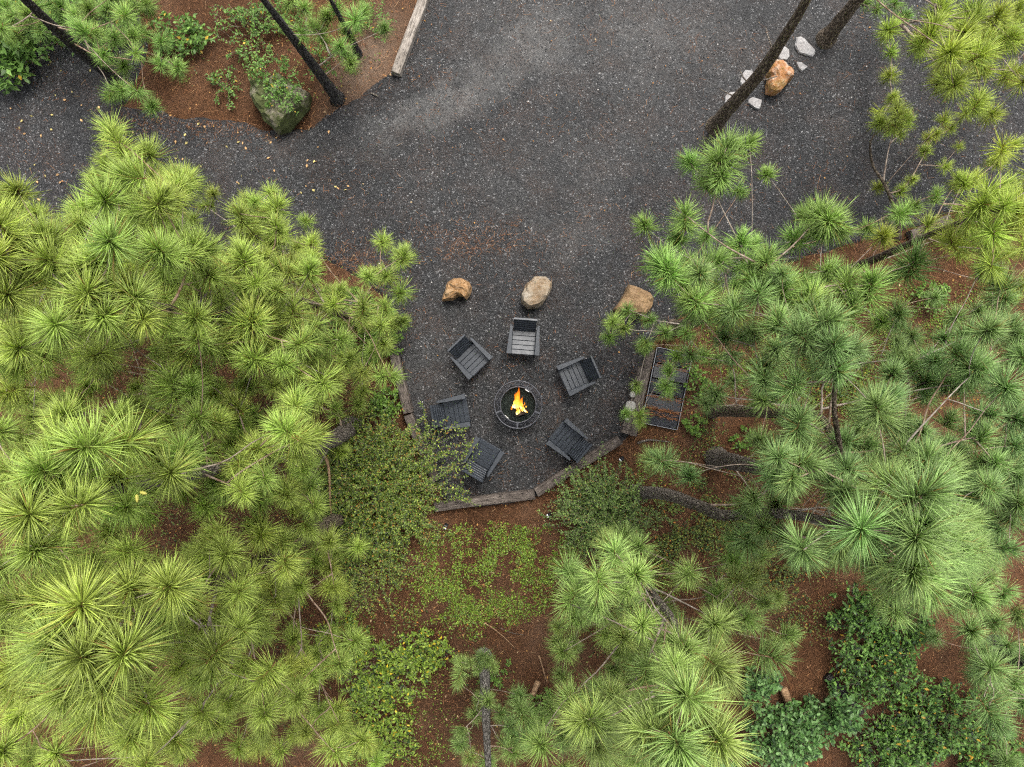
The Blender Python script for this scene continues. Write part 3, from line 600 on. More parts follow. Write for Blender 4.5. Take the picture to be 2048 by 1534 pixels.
log('firewood_log', 'charred log leaning to the left at the foot of the flames', 'log', [(FX - 0.15, FY - 0.11, 0.448), (FX - 0.07, FY - 0.07, 0.49), (FX + 0.0, FY - 0.03, 0.52)], 0.03, 0.028, M_CHAR, 'burning logs in the fire pit')
fire = thing('fire', 'orange and yellow flames blown over the grate of the fire pit', 'fire', (FX, FY, 0.45))
def flame(b0, c1_, tip, wid, heat0, seed):
    b0, c1_, tip = (np.array(v, float) for v in (b0, c1_, tip)); ts = np.linspace(0, 1, 14)
    path = np.array([(1 - t_) ** 2 * b0 + 2 * t_ * (1 - t_) * c1_ + t_ ** 2 * tip + np.array([0.018 * math.sin(9 * t_ + seed) * t_, 0, 0.01 * math.sin(7 * t_ + seed)]) for t_ in ts])
    rad = 1.15 * wid * (np.sin(np.pi * np.clip(ts * 0.82 + 0.18, 0, 1)) ** 0.9) * (1 + 0.22 * np.sin(ts * 13 + seed)) + 0.0008
    V, Q = tube_arrays(path, rad, 8); ht = np.repeat(heat0 * (1 - ts ** 1.1) + 0.06, 8) + np.tile(0.10 * np.cos(np.linspace(0, 2 * np.pi, 8, endpoint=False) * 2 + seed), 14)
    link('flame', np_mesh('flame', V, [Q], [M_FLAME], True, {'burn': np.clip(ht, 0, 1)}), fire)
for i, f in enumerate([((-0.02, -0.08, 0.04), (-0.02, 0.10, 0.30), (0.0, 0.40, 0.50), 0.045, 0.75), ((-0.07, -0.06, 0.03), (-0.05, 0.05, 0.22), (-0.03, 0.22, 0.36), 0.036, 1.05), ((-0.12, -0.07, 0.02), (-0.08, -0.01, 0.14), (-0.055, 0.13, 0.24), 0.024, 1.1),
                       ((0.05, -0.07, 0.03), (0.07, 0.03, 0.2), (0.085, 0.19, 0.32), 0.026, 0.85), ((0.07, -0.10, 0.02), (0.06, -0.02, 0.15), (0.04, 0.12, 0.28), 0.024, 1.1), ((0.17, -0.15, 0.02), (0.09, -0.09, 0.12), (0.065, 0.03, 0.2), 0.024, 1.1),
                       ((-0.03, -0.21, 0.03), (0.0, -0.15, 0.10), (-0.01, -0.03, 0.2), 0.028, 1.05), ((0.02, -0.18, 0.02), (0.02, -0.10, 0.12), (-0.02, 0.02, 0.22), 0.02, 0.9), ((-0.15, -0.10, 0.01), (-0.12, -0.06, 0.06), (-0.10, 0.0, 0.12), 0.017, 0.4),
                       ((0.10, -0.14, 0.01), (0.07, -0.10, 0.08), (0.05, -0.04, 0.12), 0.02, 0.75), ((-0.03, 0.0, 0.08), (-0.05, 0.16, 0.3), (-0.045, 0.28, 0.42), 0.026, 0.55), ((0.0, -0.03, 0.08), (0.02, 0.15, 0.3), (0.01, 0.32, 0.44), 0.026, 0.5),
                       ((0.20, -0.165, 0.01), (0.16, -0.13, 0.06), (0.13, -0.10, 0.10), 0.014, 0.5), ((0.12, -0.03, 0.05), (0.13, 0.02, 0.1), (0.15, 0.07, 0.14), 0.009, 0.4), ((0.165, -0.05, 0.05), (0.17, -0.04, 0.07), (0.18, -0.02, 0.08), 0.010, 0.8)]): flame(*f, i * 1.7)

# ------------------------------------------------------------------ black panel on the soil, lights, sticks
a, b2, c_ = P(1220 + 490 / 7.67, 680 + 1265 / 7.67, .1), P(1220 + 1025 / 7.67, 680 + 1375 / 7.67, .1), P(1220 + 705 / 7.67, 680 + 110 / 7.67, .1)
ux = (b2 - a).length; uy = (c_ - a).length
pan = thing('black_panel', 'long black panel lying on the soil with thin pale metal rim', 'panel', (a.x, a.y, 0.0), math.atan2((b2 - a).y, (b2 - a).x))
for k in range(5):
    y0, y1 = uy * k / 5 + 0.012, uy * (k + 1) / 5 - 0.012
    part_box('panel_section', pan, [((ux / 2, (y0 + y1) / 2, 0.085 + 0.012 * (k % 2)), (ux - 0.04, y1 - y0, 0.03), Matrix.Rotation(0.05 * (-1) ** k, 3, 'X'))], M_BLACK, 0.004)
M_RIM, t, b = mat('rim_alloy', 0.4, 0.5); b.inputs['Metallic'].default_value = 0.6; n = tex(t, 'ShaderNodeTexNoise', 20, 2); t.links.new(ramp(t, n.outputs[0], [(0.3, (0.17, 0.18, 0.2)), (0.7, (0.33, 0.34, 0.36))]), b.inputs['Base Color'])
for s_, d in (((ux / 2, -0.006, 0.06), (ux, 0.014, 0.12)), ((ux / 2, uy + 0.006, 0.06), (ux, 0.014, 0.12)), ((-0.006, uy / 2, 0.06), (0.014, uy - 0.004, 0.12)), ((ux + 0.006, uy / 2, 0.06), (0.014, uy - 0.004, 0.12))): part_box('rim', pan, [(s_, d, None)], M_RIM, 0.002)
S = []
th = math.atan2((b2 - a).y, (b2 - a).x); ca, sa = math.cos(th), math.sin(th)
for yy, wy, n in ((0.22, 0.03, 55), (0.36, 0.03, 80), (0.62, 0.025, 45), (0.3, 0.12, 40), (0.62, 0.25, 25), (1.3, 0.05, 30), (1.45, 0.1, 30)):
    u = rng.uniform(0.03, ux - 0.03, n); v = yy * uy / 1.7 + rng.normal(0, wy * .5, n)
    ang = rng.normal(th, 0.5, n); D = np.stack([np.cos(ang), np.sin(ang), rng.normal(0, .08, n)], 1); Nn = np.tile([0, 0, 1.0], (n, 1)) + rng.normal(0, .3, (n, 3))
    S.append(place(needle_v, needle_f, np.stack([a.x + u * ca - v * sa, a.y + u * sa + v * ca, rng.uniform(0.125, 0.15, n)], 1), D, Nn, np.stack([rng.uniform(.06, .16, n), np.full(n, .006), np.full(n, 1)], 1), rand_cols(n, [(0.22, 0.085, 0.032), (0.12, 0.05, 0.02), (0.27, 0.12, 0.05)])))
stuff_join('needle_drift', 'rust-brown pine needles drifted in rows on the black panel', 'pine straw', S, M_LITTER)
for lb, x, y, rz in (('small black spotlight with white lens near the right timber end', 1241, 916, 2.2), ('small black spotlight with white lens below the timber corner', 1098, 1027, 2.0), ('small spotlight half hidden under the fine-leaved shrub', 893, 1049, 2.6)):
    p = P(x, y); lt = thing('garden_light', lb, 'garden light', (p.x, p.y, 0), rz, 'garden spotlights behind the timbers')
    rx = Matrix.Rotation(-0.5, 3, 'X'); part_box('housing', lt, [((0, 0, 0.16), (0.085, 0.085, 0.10), rx)], M_BLACKP, 0.008); part_box('lens', lt, [((0, 0.045, 0.205), (0.075, 0.032, 0.012), rx)], M_WHITEP, 0.003)
    tb = Tubes(); tb.add([(0, 0, -0.02), (0, 0, 0.12)], [0.008, 0.012], 6); link('stake', tb.mesh('stake', M_BLACKP), lt)
def stick(lb, pts, r0, r1, m, zs=0.03, name='fallen_branch', cat='branch'):
    path = [tuple(P(x, y, (pts_z[0] if (pts_z := rest) else zs))) for x, y, *rest in pts]
    return log(name, lb, cat, path, r0, r1, m, None, 7, 0.08)
stick('broken orange-barked branch hanging left of the fine-leaved shrub', [(641, 900, 1.5), (655, 925, 1.35), (659, 960, 1.2), (660, 1000, 1.0), (663, 1038, 0.8)], 0.035, 0.012, M_WOODRAW)
stick('grey dead branch beside the broken orange one', [(618, 926, 1.5), (632, 960, 1.3), (640, 985, 1.2), (647, 1010, 1.0)], 0.028, 0.01, M_BARKGREY)
stick('thin dead branch pointing up from the pine trunk base', [(640, 880, 0.6), (672, 868, 0.8), (703, 843, 1.0)], 0.016, 0.006, M_BARKGREY)
stick('pale split stick on the soil below the mossy patch', [(968, 1245), (985, 1256), (1010, 1276), (1030, 1297)], 0.014, 0.006, M_WOODRAW)
stick('thin twig crossing right of the pale split stick', [(1000, 1256), (1025, 1266), (1048, 1270)], 0.008, 0.004, M_BARKGREY)
stick('brown stick standing out on the bare soil near the lower pines', [(1078, 1311), (1086, 1338), (1094, 1366)], 0.022, 0.008, M_WOODRAW)
stick('rotten tan log end lying between the two lower pines', [(1076, 1362, .07), (1064, 1392, .07), (1054, 1410, .07)], 0.07, 0.05, M_WOODRAW, name='rotten_log', cat='log')
stick('tan rotten log farther down beside the grey trunk', [(1040, 1450, .06), (1030, 1472, .06), (1022, 1490, .06)], 0.07, 0.06, M_WOODRAW, name='rotten_log', cat='log')
stick('split wooden stump piece among the oak leaves', [(1566, 1376, .15), (1574, 1395, .18), (1581, 1416, .18)], 0.085, 0.10, M_WOODRAW, name='stump', cat='stump')
stick('dark fallen log under the broad-leaved bushes', [(1655, 1352, .1), (1690, 1390, .1), (1722, 1425, .1)], 0.11, 0.09, M_BARKWET, name='fallen_log', cat='log')
stick('black fallen log at the left end of the fine-leaved shrub', [(590, 1068, .08), (625, 1045, .08), (655, 1030, .08)], 0.08, 0.06, M_BARKWET, name='fallen_log', cat='log')
stick('weathered stick lying below the black panel', [(1275, 886), (1300, 880), (1340, 884)], 0.03, 0.012, M_BARKGREY)
stick('short stick at the foot of the pale timber', [(742, 186), (757, 193)], 0.02, 0.014, M_BARKGREY)
stick('dark stick in the dead leaves left of the grey trunk', [(880, 1318), (897, 1308), (915, 1300)], 0.012, 0.006, M_BARKWET)

# ------------------------------------------------------------------ broad-leaved shrubs
T_LEAF = ([(0, 0, 0), (0.42, -0.26, 0.05), (0.46, 0, -0.02), (0.42, 0.26, 0.05), (1.0, 0, -0.04)], [[(0, 1, 2), (0, 2, 3), (1, 4, 2), (2, 4, 3)]])
T_SMALL = ([(0, 0, 0), (0.5, -0.27, 0.04), (1.0, 0, 0), (0.5, 0.27, 0.04)], [[(0, 1, 2, 3)]])
_ok = [(0, 0), (0.12, .05), (0.2, .17), (0.3, .09), (0.42, .27), (0.5, .12), (0.64, .31), (0.7, .14), (0.84, .22), (0.9, .09), (1.0, 0)]
_okv = [(x, -y, 0.02 * math.sin(9 * x)) for x, y in _ok] + [(x, y, 0.02 * math.sin(9 * x)) for x, y in _ok[1:-1]]
_m = len(_ok)
T_OAK = (_okv, [[(i, i + 1, _m + i, _m + i - 1) for i in range(1, _m - 2)], [(0, 1, _m), (_m - 2, _m - 1, 2 * _m - 3)]])
def shrub(name, label, cat, base_px, rx, ry, hgt, n_sprays, n_leaves, size, cols, wts, tmpl=T_SMALL, off=(0, 0), droop=0.35, extra=(), spread=0.55, pair=True, group=None, start=0.3, jit=0.2, m=None, inner=0.35, z0=0.0, wander=False):
    b0 = P(*base_px); t = thing(name, label, cat, (b0.x, b0.y, 0), 0, group)
    paths = []
    for k in range(n_sprays):
        a = rng.uniform(0, 2 * np.pi); r_ = math.sqrt(rng.uniform(inner * inner, 1)); lump = 1.0 + 0.4 * mnoise.noise(Vector((math.cos(a) * 1.7, math.sin(a) * 1.7, rx * 7)))
        ex = np.array([math.cos(a) * rx * r_ * lump + off[0], math.sin(a) * ry * r_ * lump + off[1], 0])
        z1 = hgt * (1.0 - 0.55 * r_ ** 2) * rng.uniform(0.55, 1.08); paths.append((ex, z1))
    for (x, y, z) in extra:
        q = P(x, y, z); paths.append((np.array([q.x - b0.x, q.y - b0.y, 0]), z))
    Ps, Ds, Ns = [], [], []; tb = Tubes()
    for ex, z1 in paths:
        st = np.array([rng.normal(0, .07), rng.normal(0, .07), 0.0]) + ex * rng.uniform(0.15, 0.8) * (1 if len(Ps) < n_sprays else 0.8); st[2] = 0.3 * z1 * rng.random()
        if wander and len(Ps) < n_sprays:
            aw = rng.uniform(0, 2 * np.pi); el = rng.uniform(0.3, 0.75); st = ex * 0.85; st[2] = z1 * rng.uniform(0.35, 0.8); ex = st + np.array([math.cos(aw) * el, math.sin(aw) * el, 0]) * [1, 1, 0] + ex / (np.linalg.norm(ex) + 1e-6) * 0.18; ex[2] = 0
        ts = np.linspace(0, 1, 9); dr = droop * rng.uniform(.4, 1.3) * np.linalg.norm(ex) * 0.35; bend = rng.normal(0, 0.10, 3) * np.linalg.norm(ex)
        path = st[None] + (ex - st)[None] * (ts ** 1.15)[:, None] + np.outer(np.sin(ts * np.pi), bend * [1, 1, 0]); path[:, 2] = st[2] + (z1 - st[2]) * np.sin(ts * np.pi / 2) ** 0.8 + dr * (np.sin(ts * np.pi) - 0) - 0.0
        path[:, 2] = np.maximum(path[:, 2], 0.02); tb.add(path, np.linspace(0.0035, 0.001, 9) if wander else np.linspace(0.006, 0.0015, 9), 3)
        tt = np.linspace(start, 1.0, n_leaves); idx = tt * 8; i0 = np.minimum(idx.astype(int), 7); fr = (idx - i0)[:, None]
        pos = path[i0] * (1 - fr) + path[i0 + 1] * fr; tan = path[i0 + 1] - path[i0]; tan /= np.linalg.norm(tan, axis=1)[:, None] + 1e-9
        side = np.cross(tan, [0, 0, 1.0]); side /= np.linalg.norm(side, axis=1)[:, None] + 1e-9
        sg = np.where(np.arange(n_leaves) % 2 == 0, 1.0, -1.0)[:, None]
        d = tan * 0.6 + side * sg * 0.9 + rng.normal(0, spread, (n_leaves, 3)) * [1, 1, .7]; Ps.append(pos + rng.normal(0, jit * np.mean(size), (n_leaves, 3))); Ds.append(d); Ns.append(np.tile([0, 0, 1.0], (n_leaves, 1)) + rng.normal(0, .42, (n_leaves, 3)))
    Ps, Ds, Ns = np.vstack(Ps), np.vstack(Ds), np.vstack(Ns); Ps[:, 2] = np.maximum(Ps[:, 2], 0.03) + z0; n = len(Ps)
    V, Fc, cc = place(*tmpl, Ps, Ds, Ns, rng.uniform(*size, n), rand_cols(n, cols, wts, 0.22))
    tag(link('crown', np_mesh('crown', V, Fc, [m or M_LEAF], False, {'col': cc}), t), kind='stuff')
    tag(link('stem', tb.mesh('stem', M_TWIG), t), kind='stuff'); return t
G_FINE = [(0.155, 0.22, 0.034), (0.095, 0.15, 0.025), (0.27, 0.345, 0.052), (0.23, 0.18, 0.04), (0.34, 0.17, 0.03), (0.035, 0.065, 0.015)]
shrub('fine_leaved_shrub', 'wide fine-leaved shrub spilling over the left edge of the pit', 'shrub', (765, 985), 1.42, 1.42, 1.0, 640, 56, (0.036, 0.062), G_FINE, [34, 28, 14, 8, 3, 18], off=(-0.22, 0.12), inner=0.05, wander=True, start=0.05,
      extra=[(935, 858, 0.9), (945, 880, .8), (912, 845, .9), (895, 838, .9), (960, 905, .7), (955, 892, .8), (925, 965, .7), (938, 985, .6), (940, 1000, .4), (955, 1012, .4), (870, 842, .9), (915, 905, .8), (905, 930, .8), (935, 930, .7), (700, 1195, .6), (780, 1205, .5), (730, 1215, .5), (660, 1150, .7), (800, 1180, .5), (845, 1130, .5), (860, 1090, .5), (690, 870, 1.0), (760, 850, 1.0), (820, 850, 1.0)] * 2)
shrub('fine_leaved_shrub', 'smaller sprawling fine-leaved shrub below the wide one, over bare soil', 'shrub', (735, 1120), 0.95, 0.75, 0.6, 130, 40, (0.032, 0.056), G_FINE, [34, 24, 18, 8, 3, 12], inner=0.05, wander=True, start=0.05)
shrub('rounded_shrub', 'rounded grey-green shrub below the lower right timber', 'shrub', (1207, 1018), 0.82, 0.74, 0.95, 360, 44, (0.036, 0.06), [(0.15, 0.23, 0.055), (0.10, 0.165, 0.038), (0.22, 0.31, 0.072), (0.22, 0.15, 0.04), (0.035, 0.06, 0.018)], [34, 30, 16, 5, 15], inner=0.05, wander=True, start=0.05,
      extra=[(1130, 945, .7), (1140, 935, .7), (1120, 955, .6), (1160, 915, .6), (1170, 925, .6), (1155, 960, .7), (1090, 1010, .4), (1075, 1020, .4), (1130, 940, .8), (1145, 950, .7)])
G_YEL = [(0.175, 0.26, 0.03), (0.12, 0.19, 0.026), (0.27, 0.36, 0.05), (0.55, 0.42, 0.03), (0.03, 0.06, 0.015)]
for i, (x, y, rx, ry, lb, ns) in enumerate([(770, 1340, 0.95, 0.75, 'bright green bush with yellow leaves right of the lower left pines', 62), (745, 1450, 0.9, 0.7, 'yellow-flecked green bush at the bottom, under the left pine tips', 52), (850, 1300, 0.7, 0.5, 'low green bush between the yellow-flecked bush and the grey trunk', 26), (690, 1270, 0.6, 0.45, 'small green bush just under the edge of the lower left pine crown', 26)]):
    shrub('leafy_bush', lb, 'bush', (x, y), rx * 1.15, ry * 1.15, 0.75, int(ns * 2.6), 18, (0.055, 0.10), G_YEL, [40, 30, 16, 2.6, 10], T_LEAF, inner=0.1, droop=0.2)
G_DK = [(0.095, 0.19, 0.034), (0.065, 0.135, 0.026), (0.15, 0.27, 0.05), (0.40, 0.24, 0.025), (0.016, 0.034, 0.011)]
for i, (x, y, rx, ry, lb, ns, g) in enumerate([(1740, 1320, 0.95, 0.8, 'dark green broad-leaved bush next to the bare brown soil', 70, 6), (1850, 1430, 1.2, 0.95, 'dark broad-leaved bush with orange leaves in the bottom right corner', 95, 6), (1760, 1480, 0.9, 0.7, 'dark broad-leaved bush at the bottom between oak and corner', 60, 5), (1700, 1215, 0.65, 0.5, 'dark green broad-leaved bush right under the big right pine crown', 36, 2), (1960, 1500, 0.8, 0.7, 'dark low bush in the very bottom right corner', 45, 6), (1790, 1250, 0.7, 0.5, 'dark bush just below the lowest tufts of the big right pine', 36, 3)]):
    shrub('broad_leaved_bush', lb, 'bush', (x, y), rx * 1.1, ry * 1.1, 0.8, int(ns * 2.2), 19, (0.06, 0.115), G_DK, [40, 32, 16, g * 0.4, 14], T_LEAF, inner=0.08, droop=0.2, group='dark bushes in the bottom right')
G_OAK = [(0.10, 0.205, 0.05), (0.07, 0.15, 0.036), (0.17, 0.29, 0.10), (0.03, 0.065, 0.02)]
for x, y, rx, ry, lb, ns in [(1550, 1440, 1.0, 0.85, 'oak sapling with lobed blue-green leaves at the bottom', 85), (1650, 1400, 0.6, 0.55, 'smaller oak sapling right of the split stump piece', 30), (1500, 1345, 0.5, 0.35, 'young oak sprout just under the bottom pine tufts', 22), (1400, 1520, 0.8, 0.5, 'oak sapling under the pine at the bottom edge', 34)]:
    shrub('oak_sapling', lb, 'sapling', (x, y), rx, ry, 1.1, int(ns * 1.7), 17, (0.08, 0.14), G_OAK, [36, 30, 22, 14], T_OAK, inner=0.08, droop=0.2, spread=0.8, group='oak saplings along the bottom')
G_VINE = [(0.115, 0.215, 0.04), (0.08, 0.155, 0.03), (0.16, 0.28, 0.055), (0.40, 0.26, 0.03)]
for x, y, rx, ry, h_, lb, ns, sz in [(505, 70, 1.0, 0.75, 0.5, 'light leafy plant left of the dark leaning trunk at the top', 40, (0.05, 0.085)), (560, 40, 0.8, 0.5, 0.5, 'leafy plant at the top edge under the dark trunk', 30, (0.05, 0.085)), (560, 170, 0.6, 0.45, 0.42, 'leafy vine creeping over the top of the mossy boulder', 34, (0.045, 0.075)), (585, 215, 0.5, 0.4, 0.4, 'leafy vine hanging over the lower face of the mossy boulder', 26, (0.045, 0.075)), (650, 130, 0.5, 0.5, 0.6, 'leafy vine climbing the base of the dark trunk', 18, (0.045, 0.075)), (450, 175, 0.5, 0.5, 0.3, 'thin leafy plant left of the mossy boulder on pine straw', 16, (0.045, 0.075)), (740, 50, 0.55, 0.6, 0.35, 'sparse leafy plant beside the pale timber', 16, (0.045, 0.07)),
                          (370, 85, 0.8, 0.6, 0.55, 'bright leafy bush alone on the pine straw, top left', 34, (0.08, 0.13)), (40, 130, 0.75, 0.7, 0.9, 'large-leaved green bush at the left edge over gravel', 40, (0.12, 0.2)), (60, 50, 1.3, 0.8, 0.9, 'large-leaved bush filling the top left corner', 70, (0.10, 0.17)), (210, 50, 0.9, 0.7, 0.8, 'leafy bush under the pine branches at the top left', 44, (0.09, 0.15))]:
    shrub('leafy_plant', lb, 'plant', (x, y), rx, ry, h_, int(ns * 1.6), 13, sz, G_VINE, [36, 34, 20, 2.5], T_LEAF, inner=0.1, droop=0.15, spread=0.7, group='leafy plants on the pine straw, top left', z0=0.5 if 'boulder' in lb and 'vine' in lb else 0.0)
G_LT = [(0.12, 0.22, 0.03), (0.085, 0.16, 0.025), (0.17, 0.28, 0.045)]
for x, y, rx, ry, h_, lb, ns in [(700, 620, 0.75, 0.5, 0.5, 'light green leafy bush by the pale stone at the left gravel edge', 44), (775, 665, 0.45, 0.5, 0.6, 'light green bush at the upper end of the left timber', 34), (770, 800, 0.45, 0.35, 0.5, 'light green bush behind the middle of the left timber', 28), (705, 700, 0.7, 0.6, 0.5, 'light green bush under the pines left of the timber', 40), (1388, 848, 0.28, 0.28, 0.3, 'small round-leaved seedling beside the black panel corner', 12), (1390, 770, 0.35, 0.5, 0.4, 'light green seedling cluster right of the black panel', 16), (1850, 592, 0.4, 0.35, 0.5, 'light green bush under the right pines on mossy soil', 26), (1480, 880, 0.25, 0.3, 0.2, 'tiny green plant on the red soil above the curved trunk', 8), (985, 1335, 0.35, 0.35, 0.3, 'small light green plant at the foot of the grey bottom trunk', 14), (1085, 1400, 0.4, 0.4, 0.4, 'dark leafy plant by the rotten log end', 16)]:
    shrub('leafy_bush', lb, 'bush', (x, y), rx, ry, h_, int(ns * 1.7), 13, (0.055, 0.095), G_LT, [36, 34, 20], T_LEAF, inner=0.1, droop=0.15, spread=0.7)

# ground cover: moss, grass and seedlings nobody could count
def cover(ells, size, cols, wts, tmpl, zr=(0.01, 0.07), up=0.5):
    X_ = []
    for cx_, cy_, rx_, ry_, n in ells:
        p = P(cx_, cy_); r_ = np.sqrt(rng.uniform(0, 1, n)) ** 1.2; a_ = rng.uniform(0, 2 * np.pi, n); x_ = p.x + r_ * np.cos(a_) * rx_ / 90; y_ = p.y + r_ * np.sin(a_) * ry_ / 90
        k = np.array([0.25 + 1.6 * mnoise.noise(Vector((u * 1.9, v * 1.9, 4))) + 1.0 * mnoise.noise(Vector((u * 6, v * 6, 8))) > rng.uniform(-.35, .55) for u, v in zip(x_, y_)]) & ~in_poly(x_, y_, ep)
        X_.append(np.stack([x_[k], y_[k], rng.uniform(*zr, k.sum())], 1))
    X_ = np.vstack(X_); n = len(X_); a_ = rng.uniform(0, 2 * np.pi, n); D = np.stack([np.cos(a_), np.sin(a_), rng.uniform(0, up, n)], 1)
    return place(*tmpl, X_, D, np.tile([0, 0, 1.0], (n, 1)) + rng.normal(0, .35, (n, 3)), rng.uniform(*size, n), rand_cols(n, cols, wts, .25))
moss_e = [(975, 1150, 150, 110, 9000), (940, 1220, 110, 60, 2600), (1060, 1110, 120, 60, 3200), (870, 1170, 90, 90, 1800), (1150, 1120, 80, 60, 1500), (1340, 950, 90, 40, 700), (1720, 720, 170, 110, 7000), (1600, 740, 150, 110, 4500), (1870, 640, 120, 80, 3000), (1500, 700, 120, 80, 2500), (840, 1420, 90, 110, 1600), (780, 1510, 120, 40, 900), (1330, 1130, 80, 60, 1200), (1500, 1340, 60, 40, 500)]
stuff_join('moss_and_grass', 'patchy green moss and short grass on the brown soil below the pit', 'moss', [cover(moss_e, (0.025, 0.06), [(0.15, 0.235, 0.025), (0.10, 0.16, 0.02), (0.22, 0.32, 0.035), (0.16, 0.14, 0.035)], [40, 34, 16, 10], T_SMALL, (0.008, 0.04), 0.7)], M_LEAF)
low_e = [(1430, 1050, 130, 60, 2600), (1480, 1110, 170, 70, 3300), (1360, 1000, 80, 50, 900), (1560, 1140, 130, 60, 1600), (1340, 1060, 90, 60, 900), (1590, 1230, 90, 60, 700), (1500, 960, 80, 50, 400), (1430, 880, 60, 40, 160), (1380, 905, 70, 60, 220), (1400, 830, 40, 60, 260), (850, 1260, 110, 60, 500), (990, 1370, 60, 60, 160), (640, 120, 140, 80, 260), (440, 110, 100, 80, 160), (1900, 880, 200, 160, 900), (500, 900, 260, 200, 1200), (300, 800, 200, 120, 500), (1640, 760, 150, 90, 1500), (450, 700, 330, 160, 2600), (250, 1000, 260, 200, 1500), (450, 1250, 300, 250, 2500), (1750, 900, 250, 200, 1800), (1250, 1300, 140, 200, 900), (640, 580, 120, 60, 500)]
stuff_join('ground_cover', 'low yellow-green seedlings and vines spread over the soil below the curved trunk', 'ground cover', [cover(low_e, (0.035, 0.075), [(0.12, 0.16, 0.028), (0.075, 0.115, 0.022), (0.18, 0.21, 0.04), (0.26, 0.20, 0.035), (0.42, 0.18, 0.03), (0.035, 0.06, 0.018)], [34, 30, 16, 6, 3, 14], T_LEAF, (0.03, 0.2), 0.3)], M_LEAF)

# ------------------------------------------------------------------ pines
def tuft_mesh(seed, n=230, kind=0):
    # kind 0: round tuft, 1: long bottle brush, 2: one-sided fan of young needles, 3: thin and open
    r = np.random.default_rng(seed)
    lo, hi, shoot = ((100, 12, 0.13), (92, 16, 0.21), (78, 6, 0.12), (95, 20, 0.12))[kind]
    u = r.uniform(0, 1, n) ** 0.9
    th = np.radians(np.clip(lo - (lo - hi) * u ** (1.0 if kind != 1 else 1.5) + r.normal(0, 9, n), 3, 118)); nc = max(10, n // 3); ph = r.uniform(0, 2 * np.pi, nc)[r.integers(0, nc, n)] + r.normal(0, 0.14, n)
    base = np.stack([np.zeros(n), np.zeros(n), -shoot + (shoot + 0.01) * u], 1)
    d = np.stack([np.sin(th) * np.cos(ph), np.sin(th) * np.sin(ph), np.cos(th)], 1)
    L = 0.285 * (0.86 + 0.2 * r.uniform(-1, 1, n)) * np.where(r.random(n) < 0.06, 0.65, 1.0)
    bd = np.stack([np.cos(ph), np.sin(ph), -0.5 * np.ones(n)], 1) * (r.normal(0.015, 0.014, n))[:, None] + r.normal(0, 0.006, (n, 3))
    mid = base + d * (L * 0.52)[:, None] + bd * 0.3; tip = base + d * L[:, None] + bd * 1.5
    b0 = base + d * 0.008
    ref = r.normal(size=(n, 3)); A = np.cross(d, ref); A /= np.linalg.norm(A, axis=1)[:, None]; B = np.cross(d, A)
    hw = 0.0036
    rings = []
    for q, s_ in ((b0, 0.75), (mid, 1.0)):
        for k in range(3): rings.append(q + hw * s_ * (math.cos(2.094 * k) * A + math.sin(2.094 * k) * B))
    V = np.stack(rings + [tip], 1).reshape(-1, 3); o = (np.arange(n) * 7)[:, None]
    Q = np.concatenate([np.concatenate([o + k, o + (k + 1) % 3, o + 3 + (k + 1) % 3, o + 3 + k], 1) for k in range(3)]); T = np.concatenate([np.concatenate([o + 3 + k, o + 3 + (k + 1) % 3, o + 6], 1) for k in range(3)])
    dry = np.where(r.random(n) < 0.03 + 0.14 * (u < 0.15), r.uniform(0.35, 0.9, n), 0.0)
    tint = r.uniform(0, 1, n)
    sV, sQ = tube_arrays([(0, 0, -shoot - 0.02), (0, 0, -0.07), (0, 0, 0.0), (0.001, 0, 0.02), (0, 0.001, 0.036)], [0.0065, 0.007, 0.0065, 0.0075, 0.001], 6)
    k0 = len(V); V = np.vstack([V, sV])
    mi = np.concatenate([np.zeros(len(Q)), np.ones(len(sQ)), np.zeros(len(T))])
    return np_mesh('needle_tuft', V, [np.vstack([Q, sQ + k0]), T], [M_NEEDLE, M_SHOOT], False, {'dry': np.concatenate([np.repeat(dry, 7), np.zeros(len(sV))]), 'tint': np.concatenate([np.repeat(tint, 7), np.zeros(len(sV))])}, mi)
TUFTS = [tuft_mesh(100 + k, 235 + 18 * (k % 4), (0, 1, 0, 2, 1, 0)[k % 6]) for k in range(18)]; FANS = [tuft_mesh(300 + k, 235 + 20 * (k % 3), 1 + k % 2) for k in range(8)]; TUFTS_SPARSE = [tuft_mesh(200 + k, 130, 3) for k in range(5)]
CONE = None
REG = dict(A=(0, 360, 3.486), B=(400, 360, 3.487), C=(0, 760, 3.836), D=(400, 760, 3.836), E=(0, 1130, 3.798), F=(400, 1130, 3.798), G=(860, 1080, 3.38), H=(1240, 1060, 3.236), I=(1180, 230, 2.266), J=(1600, 360, 2.379), K=(1340, 600, 2.505),
           L=(1720, 700, 2.506), M=(1580, 940, 2.38), N=(1240, 860, 3.17), O=(1620, 1160, 2.544), P=(1680, 0, 3.174), Q=(0, 0, 2.381), R=(0, 0, 4.655), S=(1740, 160, 4.79), T=(1220, 680, 7.67), V=(740, 520, 2.926), Z=(0, 200, 2.192))
def parse(s_):
    out = []
    for blk in s_.split(';'):
        blk = blk.strip()
        if not blk: continue
        key, rest = blk.split(':'); ox, oy, sc_ = REG[key.strip()]
        for it in rest.split():
            v = [float(q) for q in it.split(',')]; out.append((ox + v[0] / sc_, oy + v[1] / sc_, v[2] / sc_, v[3] if len(v) > 3 else None))
    return out
KEEP = [(815, 300, 1225, 1005), (1215, 545, 1325, 650), (1235, 690, 1395, 875), (1255, 955, 1440, 1045), (1395, 870, 1520, 950), (1590, 1170, 1720, 1400), (820, 1030, 1085, 1330), (850, -50, 1690, 235), (1440, 1330, 1660, 1534), (1690, 1270, 1900, 1534), (380, 100, 690, 290)]
def clear(x, y, r_): return not any(a - r_ < x < c + r_ and b2 - r_ < y < d + r_ for a, b2, c, d in KEEP)
